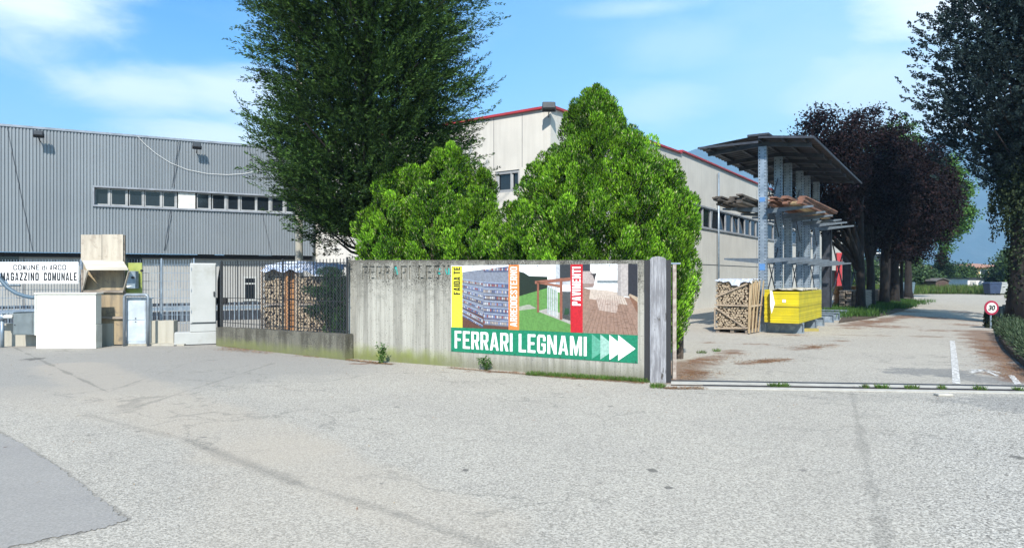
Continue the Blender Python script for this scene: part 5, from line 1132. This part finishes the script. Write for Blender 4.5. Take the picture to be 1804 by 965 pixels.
# ---- arborvitae: many upright flame-shaped lobes
TH = [(.12, .27, .018), (.26, .50, .035), (.05, .12, .014), (.018, .045, .010), (.42, .44, .22)]
def thuja(name, label, parts, lobes_per, seed_col=(.26, .34, .2, .17, .03), nl=380):
    t = thing(name, label, 'tree', (parts[0][0], parts[0][1], 0)); Ps, Ds, Ls, Cs = [], [], [], []; tb = MB()
    pal = np.array(TH)
    for (cx, cy, zb, zt, rad, prof, nlob) in parts:
        pz = [p[0] for p in prof]; pr_ = [p[1] for p in prof]
        tb.tube([(cx, cy, 0), (cx + .05, cy, (zt) * .5), (cx, cy, zt * .93)], [.09, .06, .015], 9)
        for k in range(nlob):
            f_ = (k + rng.random()) / nlob; f_ = f_ ** .95; z = zb + (zt - zb) * f_ * .97; az_ = k * 2.399 + rng.uniform(-.5, .5); rr = rad * np.interp(f_, pz, pr_)
            rad_f = rng.choice([1, 1, .72, .5]) * rng.uniform(.82, 1.06); o = A((math.cos(az_), math.sin(az_), 0)); c = A((cx, cy, z)) + o * rr * rad_f
            if rng.random() < .22 * (1 - f_): tb.tube([(cx, cy, max(.2, z - .5)), tuple(c)], [.025, .006], 5)
            lh_ = rng.uniform(.30, .58) * (1 - .35 * f_); lr = rng.uniform(.12, .20); ax = unit(A((0, 0, 1)) + o * rng.uniform(.15, .5) + rng.normal(size=3) * .08)
            m = nl; tt = rng.random(m) ** .8; prof_r = lr * np.sin(np.pi * np.clip(tt * .85 + .12, 0, 1)) ** .7; d = unit(rng.normal(size=(m, 3))); d = d - ax * (d @ ax)[:, None]; d = unit(d)
            P_ = c + ax * (tt * lh_)[:, None] + d * (prof_r * rng.uniform(.55, 1, m))[:, None]; D_ = ax * 1.15 + d * .42 + rng.normal(size=(m, 3)) * .2
            Ps.append(P_); Ds.append(D_); Ls.append(rng.uniform(.04, .08, m)); br = rng.choice([0, 1, 2], p=(.4, .38, .22)); wts = np.array(((.3, .45, .15, .07, .03), (.45, .1, .3, .1, .05), (.2, .0, .35, .38, .07)))[br]
            k2 = rng.choice(5, m, p=wts); Cs.append(pal[k2] * rng.uniform(.75, 1.25, (m, 1)) * rng.uniform(.62, 1.45))
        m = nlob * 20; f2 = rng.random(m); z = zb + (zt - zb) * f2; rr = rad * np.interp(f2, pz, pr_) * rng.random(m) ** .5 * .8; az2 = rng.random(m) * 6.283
        Ps.append(np.stack([cx + rr * np.cos(az2), cy + rr * np.sin(az2), z], 1)); Ds.append(rng.normal(size=(m, 3)) + A((0, 0, .5))); Ls.append(rng.uniform(.06, .12, m)); Cs.append(np.tile(A((.02, .045, .012)), (m, 1)) * rng.uniform(.7, 1.3, (m, 1)))  # inner leaves coloured darker: shade of the crown interior put into the colour
    tb.build('trunk', M['bark'], t, world=True); P_ = np.concatenate(Ps); Ll = np.concatenate(Ls)
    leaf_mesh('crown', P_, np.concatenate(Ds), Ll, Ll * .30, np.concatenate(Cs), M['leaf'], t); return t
def TP(px, Y, ytop, ybot, hwpx, prof, n):
    s = Y / F; p = V(px, ytop, Y); return (p.x, Y, max(.15, EYE - (ybot - HY) * s), p.z, hwpx * s, prof, n)
cone = [(0, .75), (.15, .95), (.35, 1), (.6, .8), (.8, .5), (1, .08)]; egg = [(0, .6), (.2, .9), (.5, 1), (.75, .8), (1, .15)]
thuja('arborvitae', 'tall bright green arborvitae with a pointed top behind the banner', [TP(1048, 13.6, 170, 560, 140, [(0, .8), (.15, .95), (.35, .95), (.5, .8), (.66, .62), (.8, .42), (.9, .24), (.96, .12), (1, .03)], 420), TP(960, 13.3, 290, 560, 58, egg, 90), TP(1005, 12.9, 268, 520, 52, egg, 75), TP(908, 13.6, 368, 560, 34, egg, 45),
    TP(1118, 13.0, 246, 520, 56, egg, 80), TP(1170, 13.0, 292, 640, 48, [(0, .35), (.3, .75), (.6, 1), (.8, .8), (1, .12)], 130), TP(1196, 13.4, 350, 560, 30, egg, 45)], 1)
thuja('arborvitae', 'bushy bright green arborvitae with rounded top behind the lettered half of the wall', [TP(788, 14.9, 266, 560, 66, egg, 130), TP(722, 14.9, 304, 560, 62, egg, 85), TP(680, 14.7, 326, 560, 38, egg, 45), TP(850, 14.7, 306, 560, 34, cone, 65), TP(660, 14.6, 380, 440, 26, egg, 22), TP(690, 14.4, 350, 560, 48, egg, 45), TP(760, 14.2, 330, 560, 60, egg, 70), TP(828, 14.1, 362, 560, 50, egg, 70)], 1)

# ---- broadleaf trees
def broadleaf(name, label, base, h, crown, n_clump, n_leaf, leaf, pal, trunk_r=.15, fork=1.6, limbs=7, mat='dull_leaf', bark='dark_bark', group=None, cat='tree', clump_r=.55, flat_=1.0, lean=(0, 0)):
    (cx, cy, cz), (rx_, ry_, rz_) = crown; t = thing(name, label, cat, (base[0], base[1], 0), 0, group)
    d = unit(rng.normal(size=(n_clump, 3))); rr = rng.random((n_clump, 1)) ** .38; CC = A((cx, cy, cz)) + d * rr * A((rx_, ry_, rz_)) * rng.uniform(.88, 1.1, (n_clump, 1))
    k = np.repeat(np.arange(n_clump), n_leaf); m = len(k); cr = clump_r * rng.uniform(.6, 1.3, n_clump)
    P_ = CC[k] + rng.normal(size=(m, 3)) * (cr[k] * .48)[:, None] * A((1, 1, .75)); D_ = rng.normal(size=(m, 3)) + A((0, 0, -.1))
    lb = []
    for i in range(limbs):
        e = Vector(CC[rng.integers(n_clump)]); s = Vector((base[0] + lean[0] * .4, base[1] + lean[1] * .4, fork * rnd.uniform(.75, 1.15))); mid = s.lerp(e, .5) + Vector((0, 0, -.15 * (e - s).length * .3)); lb.append(([s, s.lerp(mid, .5) + Vector((0, 0, .1)), mid, e], [trunk_r * .62, trunk_r * .45, trunk_r * .3, .015]))
    trunk_mb(base, max(fork * 1.1, cz * .85), trunk_r, trunk_r * .4, lean, lb, 10).build('trunk', M[bark], t, world=True, smooth=True)
    leaf_mesh('crown', P_, D_, leaf * rng.uniform(.6, 1.25, m), leaf * .62 * rng.uniform(.7, 1.2, m), cols(m, pal), M[mat], t); return t
PL = [(.009, .006, .007), (.013, .008, .009), (.007, .005, .006), (.022, .012, .014)]
def PB(px, ybase): q = G(px, ybase); return (q.x, q.y)
def CR(px, py, Y, hw, hh): p = V(px, py, Y); s = Y / F; return ((p.x, Y, p.z), (hw * s, hw * s * .9, hh * s))
gr = 'purple-leaved trees along the road'
broadleaf('plum_tree', 'dark purple-leaved tree with forked trunk right behind the steel rack, nearest of its row', PB(1516, 551), 9, CR(1446, 305, 30, 76, 112), 230, 120, .13, PL, .22, 2.4, 9, group=gr)
broadleaf('plum_tree', 'second purple-leaved tree in the row, with the highest dark crown', PB(1534, 546), 9, CR(1530, 315, 33.5, 84, 125), 260, 130, .14, PL, .22, 2.4, 8, group=gr)
broadleaf('plum_tree', 'third purple-leaved tree in the row, its straight trunk just past the middle of the row', PB(1558, 541), 9, CR(1582, 340, 36.5, 74, 118), 240, 120, .15, PL, .26, 2.8, 7, group=gr)
broadleaf('plum_tree', 'fourth purple-leaved tree, thick trunk with its crown overhanging the road', PB(1576, 538), 9, CR(1630, 350, 38.5, 56, 102), 210, 120, .15, PL, .28, 2.8, 7, group=gr)
broadleaf('plum_tree', 'farthest and thinnest purple-leaved tree at the road end of the row', PB(1588, 534), 8, CR(1600, 405, 41, 50, 58), 130, 100, .15, PL, .14, 2.4, 6, group=gr)
GP = [(.05, .12, .025), (.08, .17, .035), (.035, .09, .02)]
broadleaf('pine_tree', 'lighter green pine rising behind the purple-leaved trees', (V(1600, 500, 52).x, 52), 12, CR(1668, 358, 52, 42, 82), 190, 110, .2, GP, .3, 4, 6)
broadleaf('pine_tree', 'green tree top showing above the purple crowns near the road', (V(1570, 500, 50).x, 50), 12, CR(1578, 255, 50, 42, 45), 60, 90, .2, GP, .3, 6, 3)
# ---- right-hand dark conifer
FR = [(.016, .028, .03), (.024, .04, .042), (.012, .02, .02), (.032, .055, .05)]
bs = (17.1, 22.8)
plume_conifer('conifer', 'tall dark blue-green fir with ragged stubby branches at the right edge of the view', bs, [(4.6, .8), (5.2, 1.2), (6.0, 2.1), (6.8, 3.1), (7.6, 3.5), (8.8, 3.5), (9.6, 3.0), (10.6, 2.4), (12, 2.2), (14, 1.2), (15.5, .3)], 4.8, 15.3, 310, 16, 30, .40, .10, .06,
        FR, .42, upt=.75, gsize=.8, inner=12000, core=.5, thick=.07, fmin=.35)
# ivy hanging from its lower crown and covering the trunk
n = 9000; a2 = rng.uniform(0, 6.283, n); z2 = rng.uniform(0.05, 6.2, n); rr = .40 + .09 * rng.random(n) + np.clip((z2 - 3.4) * .16, 0, .5) * rng.random(n)
keep = rng.random(n) < np.clip(.12 + (z2 - 1.2) * .2, .08, 1); P_ = np.stack([bs[0] + rr * np.cos(a2), bs[1] + rr * np.sin(a2), z2], 1)[keep]
ivt = thing('ivy', 'ivy wrapped round the trunk of the dark fir and hanging below its branches', 'ivy', (bs[0], bs[1], 0))
leaf_mesh('trunk_ivy', P_, rng.normal(size=P_.shape) + A((0, 0, -1)), .1, .075, cols(len(P_), [(.015, .03, .012), (.03, .05, .02), (.045, .06, .03), (.01, .02, .008)]), M['dull_leaf'], ivt)
Ps = []
for k in range(110):
    a = rng.uniform(0, 6.283); r_ = rng.uniform(.25, .95); zt_ = rng.uniform(4.0, 5.6); ln = rng.uniform(.4, 1.5); m = int(ln * 45)
    Ps.append(np.stack([np.full(m, bs[0] - .2 + r_ * math.cos(a)), np.full(m, bs[1] + r_ * math.sin(a)), zt_ - rng.random(m) * ln], 1) + rng.normal(size=(m, 3)) * .05)
P_ = np.concatenate(Ps); leaf_mesh('hanging_ivy', P_, rng.normal(size=P_.shape) * .6 + A((0, 0, -1)), .11, .06, cols(len(P_), [(.018, .03, .012), (.035, .05, .022), (.01, .018, .008)]), M['dull_leaf'], ivt)

# ---- verge on the right: soil, low hedge, grass, ivy stump and speed sign
MUTE = [(.035, .06, .03), (.055, .085, .045), (.08, .11, .065), (.025, .045, .02)]
vp = [G(1752, 572), G(1760, 600), G(1772, 618), G(1806, 648), G(1880, 700), G(2600, 690), G(2600, 560), G(1900, 540), G(1760, 552)]
b = MB(); b.add([(p.x, p.y, .0) for p in vp] + [(p.x, p.y, .12) for p in vp], [tuple(range(len(vp), 2 * len(vp)))] + [(i, (i + 1) % len(vp), (i + 1) % len(vp) + len(vp), i + len(vp)) for i in range(len(vp))]); struct(b.build('verge', M['soil']))
bl_ = []
for f_ in np.linspace(0, 1, 16):
    p = G(1756, 590).lerp(G(1835, 668), f_); bl_.append(((p.x + .32, p.y, .22 + rnd.uniform(-.04, .06)), (.36, .42, .30)))
bush('low_hedge', 'low grey-green hedge along the kerb at the right edge of the road', 'hedge', bl_, 16000, .085, .02, MUTE, 'dull_leaf', .9)
def grass(name, pts, n, hgt, pal, label=None, w=.012, spread=.3, parent=None):
    """pts: list of (x, y, radius)"""
    pk = rng.choice(len(pts), n); c = A([(p[0], p[1]) for p in pts])[pk]; rr = A([p[2] for p in pts])[pk]; a = rng.random(n) * 6.283; q_ = rr * rng.random(n) ** .6
    P_ = np.stack([c[:, 0] + q_ * np.cos(a), c[:, 1] + q_ * np.sin(a), np.full(n, pts[0][3] if len(pts[0]) > 3 else .0)], 1); D_ = rng.normal(size=(n, 3)) * spread + A((0, 0, 1))
    o = leaf_mesh(name, P_, D_, hgt * rng.uniform(.5, 1.3, n), w, cols(n, pal), M['leaf']); o['kind'] = 'stuff'; return o
GR = [(.07, .14, .025), (.10, .19, .035), (.05, .10, .02), (.16, .18, .06)]
pts = []
for _ in range(80): y_ = rnd.uniform(12.5, 24); pts.append((y_ * .76 + .6 + rnd.uniform(0, 5), y_, .6, .12))
grass('verge_grass', pts, 26000, .2, GR)
q = G(1744, 577); bl_ = [((q.x, q.y, .25), (.17, .17, .26)), ((q.x + .05, q.y, .08), (.22, .2, .12)), ((q.x - .02, q.y, .42), (.13, .13, .14))]
bush('ivy_stump', 'dark ivy-covered stump under the round speed sign', 'shrub', bl_, 2600, .05, .03, [(.03, .045, .025), (.05, .065, .04), (.02, .03, .018)], 'dull_leaf', .2, stems=6)
q = V(1747, 542, 21.2); t = thing('speed_sign', 'round white speed limit sign with red rim reading 30', 'road sign', (q.x, q.y, 0)); rs_ = 12.6 / F * 21.2; zc_ = q.z
disc = lambda r, y0, y1, n=40: MB().prism([(math.cos(2 * math.pi * k / n) * r, zc_ + math.sin(2 * math.pi * k / n) * r) for k in range(n)], Matrix.Translation((0, y0, 0)), y1 - y0)
disc(rs_, 0, .02).build('red_rim', flat('sign_red', (.30, .02, .05), .4), t); disc(rs_ * .72, -.004, 0).build('white_face', flat('sign_face', (.62, .61, .56), .4), t)
vs, fs, x0, x1, y0, y1 = font_fill('30', .045, .2); b = MB(); hh = rs_ * .74; ww = rs_ * 1.0; put2d(b, vs, fs, lambda x, y: (-ww / 2 + (x - x0) / (x1 - x0) * ww, -.006, zc_ - hh / 2 + (y - y0) / (y1 - y0) * hh)); b.build('numerals', bk, t)
b = MB(); b.tube([(0, .04, 0), (0, .04, zc_ + .1)], .025, 8); b.build('post', M['galv'], t)
tg = pmat('stone_grey', (.2, .19, .16), (.12, .115, .1), 7, .95, bump=.02)
q0_ = G(1760, 571); b = MB()
for k in range(9): x = q0_.x + .55 + k * .1; b.box(q0_.x + .35 + k * .16, q0_.x + .49 + k * .16, q0_.y + .9, q0_.y + 1.25, .1, .55 + rnd.uniform(-.08, .08))
tag(b.build('stone_edging', tg, bevel=.02), 'low rough stone edging at the foot of the dark fir', 'edging')

# ---- grass strip under the purple trees
sp_ = [G(1478, 569), G(1530, 562), G(1575, 552), G(1608, 541), G(1618, 532), G(1600, 524), G(1570, 524), G(1500, 540)]
b = MB(); b.add([(p.x, p.y, .0) for p in sp_] + [(p.x, p.y, .07) for p in sp_], [tuple(range(len(sp_), 2 * len(sp_)))] + [(i, (i + 1) % len(sp_), (i + 1) % len(sp_) + len(sp_), i + len(sp_)) for i in range(len(sp_))]); struct(b.build('tree_verge', M['soil']))
pts = []
for _ in range(90): f_ = rnd.random(); p = G(1490, 562).lerp(G(1607, 534), f_); pts.append((p.x + rnd.uniform(-.9, .7), p.y + rnd.uniform(-.6, 2.2), .7, .06))
grass('grass', pts, 17000, .26, [(.05, .11, .025), (.08, .16, .035), (.035, .08, .02)], w=.022)

# ---- weeds and dry litter along walls
WEED = [(.06, .14, .03), (.09, .19, .04), (.045, .10, .025)]
def weed(label, px, py, h, r, n=160, L_=.05):
    q = G(px, py); t = thing('weed', label, 'weed', (q.x, q.y, 0), 0, 'weeds along the walls'); b = MB(); ends = []
    for k in range(6):
        e = (rnd.gauss(0, r * .45), rnd.gauss(0, r * .3), h * rnd.uniform(.55, 1)); b.tube([(0, 0, 0), (e[0] * .5, e[1] * .5, e[2] * .6), e], [.006, .004, .002], 5); ends.append(e)
    b.build('stalk', flat('green_stalk_%d' % px, (.09, .14, .04)), t); E_ = A(ends)[rng.integers(0, 6, n)]; f_ = rng.random((n, 1)) ** .8; P_ = E_ * f_ + rng.normal(size=(n, 3)) * .02 + A((q.x, q.y, 0)); P_[:, 2] = np.maximum(P_[:, 2], .01)
    leaf_mesh('foliage', P_, rng.normal(size=(n, 3)) + A((0, 0, .4)), L_ * rng.uniform(.6, 1.3, n), L_ * .45, cols(n, WEED), M['leaf'], t)
weed('leafy weed with pale flowers at the foot of the lettered wall', 672, 640, .42, .14, 260)
weed('tall spindly weed against the mossy low wall near the big wall', 586, 628, .95, .22, 420, .06)
weed('low broad weed in the middle of the mossy low wall', 540, 622, .32, .28, 260)
weed('spiky weed at the foot of the pipe hoop', 256, 605, .2, .25, 240)
weed('small weed below the left edge of the banner', 857, 652, .25, .13, 200)
weed('bushy weed at the mossy wall foot, between the broad weed and the tall one', 560, 624, .3, .2, 260)
pts = []
for px in range(935, 1140, 7): p = G(px, 661 + (px - 935) * .062 - 1); pts.append((p.x, p.y - .02, .06 + .05 * rnd.random()))
pts += [(*G(1158, 683)[:2], .1), (*G(1152, 682)[:2], .06), (*G(1165, 682)[:2], .06), (*G(1236, 622)[:2], .1), (*G(1262, 619)[:2], .09)]
for px in (1360, 1372, 1384, 1525, 1548, 1560, 1600, 1612, 1660, 1722, 1730, 1792): pts.append((*G(px, 678.6 + (px - 1180) * .0155)[:2], .05))
grass('weed_grass', pts, 5200, .075, [(.07, .16, .03), (.11, .2, .04), (.14, .16, .06)], w=.008, spread=.5)
# dry needles: short brown slivers lying along the walls and in patches
def litter(name, segs, n):
    pk = rng.choice(len(segs), n); S = A([(*G(*s[0])[:2], *G(*s[1])[:2], s[2]) for s in segs])[pk]; f_ = rng.random(n); wv = rng.normal(size=n) * S[:, 4]; wx2 = rng.normal(size=n) * S[:, 4]
    P_ = np.stack([S[:, 0] + (S[:, 2] - S[:, 0]) * f_ + wx2, S[:, 1] + (S[:, 3] - S[:, 1]) * f_ + wv, .004 + rng.random(n) * .012], 1); D_ = np.stack([rng.normal(size=n), rng.normal(size=n), rng.normal(size=n) * .12], 1)
    o = leaf_mesh(name, P_, D_, rng.uniform(.015, .06, n), .008, cols(n, [(.22, .10, .045), (.30, .16, .07), (.14, .07, .035), (.30, .22, .12)]), M['dull_leaf'], N=np.tile(A((0, 0, 1)), (n, 1)) + rng.normal(size=(n, 3)) * .2); o['kind'] = 'stuff'
litter('dry_litter', [((395, 611), (500, 618), .07), ((500, 620), (612, 633), .08), ((612, 634), (690, 642), .04), ((790, 648), (960, 662), .04), ((960, 663), (1135, 675), .04), ((1185, 668), (1260, 655), .2), ((1200, 648), (1300, 622), .2), ((1310, 640), (1385, 633), .15),
    ((1400, 614), (1465, 608), .2), ((1760, 640), (1800, 668), .25), ((1730, 600), (1770, 640), .3), ((1175, 684), (1240, 684), .04), ((170, 606), (260, 606), .06), ((390, 614), (480, 622), .15)], 15000)
litter('fallen_leaves', [((0, 700), (1804, 700), 2.5), ((0, 640), (700, 660), 1.0), ((900, 700), (1600, 690), .6)], 500)

# ================================================================== FAR SIDE OF THE LOT
FG = [[(.035, .07, .02), (.055, .10, .03), (.025, .05, .018)], [(.05, .09, .04), (.07, .12, .05), (.035, .065, .03)], [(.02, .045, .02), (.03, .06, .028), (.015, .035, .016)]]
far = [(1500, 80, 470, 26, 26, 0), (1530, 78, 478, 20, 22, 1), (1610, 72, 478, 16, 24, 0), (1632, 70, 488, 18, 16, 1), (1650, 84, 482, 18, 20, 2), (1680, 88, 482, 20, 18, 2), (1698, 86, 484, 16, 15, 0), (1706, 90, 483, 10, 14, 2), (1762, 72, 484, 14, 28, 2), (1782, 68, 472, 20, 36, 1), (1800, 66, 478, 24, 36, 0), (1742, 74, 504, 8, 8, 1), (1850, 66, 470, 40, 40, 0), (1920, 68, 468, 44, 44, 1)]
labs = ['bushy green tree behind the dark trunks, left of the far houses', 'rounded tree in front of the pale far house', 'young tree at the far left corner of the lot', 'low spreading tree left of the arched hut', 'dark tree behind the arched hut', 'dark green tree right of the small pointed spruce', 'green tree left of the white shed', 'dark tree between white shed and yellow house',
        'dark tree in front of the yellow house, nearest its wall', 'large olive tree right of the yellow house', 'green tree half hidden by the ivy-clad trunk', 'low bush-like tree below the yellow house, beside the white shed', 'green tree beyond the right edge of the view', 'olive green tree farthest to the right beyond the view']
for (px, Y, py, hw, hh, c), lb_ in zip(far, labs):
    broadleaf('far_tree', lb_, (V(px, 500, Y).x, Y), 6, CR(px, py, Y, hw, hh), 42, 60, .3, FG[c], .16, 1.2, 4, group='trees beyond the parking lot', clump_r=.8)
q = V(1661, 510, 80); conifer('spruce', 'small dark pointed spruce behind the arched hut', (q.x, 80), [(0.5, 1.3), (2, 1.1), (4, .5), (5.2, .05)], 5.2, 90, 8, 8, .3, .1, FG[2], .1, rise=.0, zmin=.6, mat='dull_leaf', tip=.3)
# rough grass beyond the lot
pts = [(rnd.uniform(34, 60), rnd.uniform(62.5, 70), 1.5) for _ in range(120)]
grass('tall_grass', pts, 16000, .8, [(.06, .11, .025), (.09, .15, .035), (.12, .15, .05)], w=.07)
pts = [(rnd.uniform(16, 34), rnd.uniform(66.5, 72), 1.5) for _ in range(60)]
grass('tall_grass', pts, 6000, .6, [(.06, .11, .025), (.09, .15, .035)], w=.07)
q = G(1786, 526); grass('roadside_grass', [(q.x + k * .5, q.y, .6) for k in range(8)], 1800, .4, GR, w=.04)
bl_ = []
for k in range(34): x = 33 + k * 1.0; bl_.append(((x, 79 + rnd.uniform(-.5, .5), .8), (.9, .8, .95 + rnd.uniform(-.2, .3))))
bush('boundary_hedge', 'long green hedge along the far side of the parking lot', 'hedge', bl_, 14000, .28, .16, FG[0], 'dull_leaf', .3)
def house(label, px0, px1, Y, ytop, yroof, wallc, roofc, wins, rz=0, depth=9, balcony=False):
    a = V(px0, 0, Y).x; w = (px1 - px0) / F * Y; zt = EYE - (ytop - HY) / F * Y; zr = EYE - (yroof - HY) / F * Y
    t = thing('house', label, 'house', (a, Y, 0), rz); b = MB(); b.box(0, w, 0, depth, 0, zt); b.build('wall', wallc, t)
    b = MB(); o = .6; b.add([(-o, -o, zt), (w + o, -o, zt), (w + o, depth + o, zt), (-o, depth + o, zt), (w * .3, depth / 2, zr), (w * .7, depth / 2, zr), (-o, -o, zt + .15), (w + o, -o, zt + .15), (w + o, depth + o, zt + .15), (-o, depth + o, zt + .15)],
        [(0, 3, 2, 1), (6, 7, 5, 4), (8, 9, 4, 5), (7, 8, 5), (9, 6, 4), (0, 1, 7, 6), (1, 2, 8, 7), (2, 3, 9, 8), (3, 0, 6, 9)]); b.build('roof', roofc, t)
    for (fx, z0, z1, ww) in wins:
        x = w * fx; b = MB(); b.box(x, x + ww, -.05, .0, z0, z1); f = b.build('window', M['white_paint'], t); MB().box(x + .1, x + ww - .1, -.08, -.05, z0 + .1, z1 - .1).build('pane', M['glass'], f)
    if balcony: b = MB(); b.box(w * .1, w * .95, -1.1, 0, 2.7, 2.85); b.build('balcony', M['white_paint'], t); b = MB(); [b.box(w * .1 + k * .25, w * .1 + k * .25 + .04, -1.1, -1.05, 2.85, 3.7) for k in range(int(w * .85 / .25))]; b.box(w * .1, w * .95, -1.12, -1.03, 3.7, 3.76); b.build('balcony_rail', M['galv_dark'], t)
yw = pmat('ochre_render', (.62, .46, .22), (.55, .40, .2), .6, .9); cw_ = pmat('cream_render', (.70, .64, .48), (.62, .57, .42), .6, .9); tr_ = pmat('terracotta_tiles', (.38, .20, .13), (.26, .14, .10), 5, .9); 
house('cream two-storey house with balcony glimpsed behind the purple-leaved trees', 1528, 1628, 84, 472, 456, cw_, tr_, ((.08, 3.1, 4.6, 1.2), (.34, 3.1, 4.6, 1.2), (.6, 3.1, 4.6, 1.4), (.82, 3.0, 4.8, .9), (.2, .6, 2.0, 1.3), (.6, .6, 2.2, 1.2)), balcony=True)
house('ochre house with brown tiled roof far right behind the lot', 1721, 1775, 92, 472, 463, yw, tr_, ((.1, 1.6, 2.6, 1.0), (.45, 1.6, 2.6, 1.0)))
house('pale house behind the dark trunks at the far left of the lot', 1470, 1518, 96, 474, 460, cw_, tr_, ((.2, 2.6, 3.9, 1.2), (.6, 2.6, 3.9, 1.2)))
# arched hut
q = G(1660, 516.5); t = thing('arched_hut', 'small brown wooden hut with curved roof at the far edge of the lot', 'hut', (q.x, q.y, 0)); s = q.y / F; w = 23 * s
hb = pmat('brown_hut_boards', (.10, .065, .05), (.06, .042, .035), 3, .85, stretch=(1, 1, 6)); b = MB(); b.box(-w / 2, w / 2, 0, 2.2, .12, 1.25); b.build('wall', hb, t)
b = MB(); nn = 12; arc_ = [(-w * .56 + w * 1.12 * k / nn, 1.22 + .28 * math.sin(math.pi * k / nn)) for k in range(nn + 1)]; b.prism(arc_ + [(p[0] * .97, p[1] - .06) for p in arc_[::-1]], Matrix.Translation((0, -.15, 0)), 2.5); b.build('roof', pmat('hut_roof', (.14, .13, .12)), t)
b = MB(); b.prism(arc_[1:-1] + [(arc_[-2][0], 1.2), (arc_[1][0], 1.2)], Matrix.Translation((0, .02, -.06)), 2.1); b.build('gable', hb, t); b = MB()
for x in (-w * .4, w * .35): b.box(x, x + .1, .1, 2.0, 0, .12)
b.build('skid', M['black'], t); b = MB(); b.box(-.35, .35, -.03, 0, .2, 1.1); b.build('door', pmat('hut_door', (.08, .05, .04)), t)
# white shed
q = V(1705, 507, 72); t = thing('white_shed', 'low white shed with flat roof among the far greenery', 'shed', (q.x, q.y, 0)); w = 29 / F * 72; b = MB(); b.box(0, w, 0, 4, 0, 1.42); b.build('wall', M['white_paint'], t); b = MB(); b.box(-.1, w + .1, -.2, 4.1, 1.42, 1.52); b.build('roof', M['galv_dark'], t); b = MB(); b.box(.2, .9, -.03, 0, 0, 1.2); b.build('door', M['cabinet'], t)
# grey wall beyond the lot
q = V(1675, 500, 76); b = MB(); b.box(0, 3.2, 0, .2, 0, 1.1); b.box(-.02, 3.22, -.03, .23, 1.1, 1.16); o = b.build('boundary_wall', M['concrete_grey']); o.location = (q.x, q.y, 0); tag(o, 'short grey boundary wall between arched hut and white shed', 'wall')
# bins
def bin_(px, Y, c, label, h=1.15):
    q = V(px, 515, Y); t = thing('waste_bin', label, 'waste bin', (q.x, Y, 0), 0, 'bins at the edge of the lot'); m = pmat('bin_plastic', c, rough=.5)
    b = MB(); b.add([(-.45, -.4, .12), (.45, -.4, .12), (.45, .4, .12), (-.45, .4, .12), (-.55, -.48, h - .15), (.55, -.48, h - .15), (.55, .48, h - .15), (-.55, .48, h - .15)], [(3, 2, 1, 0), (4, 5, 6, 7), (0, 1, 5, 4), (1, 2, 6, 5), (2, 3, 7, 6), (3, 0, 4, 7)]); b.build('body', m, t, bevel=.03)
    b = MB(); b.prism([(-.58, h - .15), (.58, h - .15), (.5, h), (-.5, h)], Matrix.Translation((0, -.5, 0)), 1.0); b.build('lid', m, t, bevel=.02)
    for (x, y) in ((-.38, -.35), (.38, -.35), (-.38, .35), (.38, .35)): b = MB(); b.tube([(x - .03, y, .07), (x + .03, y, .07)], .07, 10); b.build('wheel', M['black'], t)
bin_(1748, 61, (.03, .05, .10), 'dark blue wheeled bin at the far edge of the lot under the trees'); bin_(1759, 61.3, (.35, .37, .36), 'pale grey wheeled bin next to the dark blue one')
bin_(1596, 60, (.55, .60, .58), 'whitish wheeled bin at the far left corner of the lot, right of the trunks'); bin_(1578, 60.5, (.50, .53, .55), 'pale wheeled bin glimpsed between the thick dark trunks')
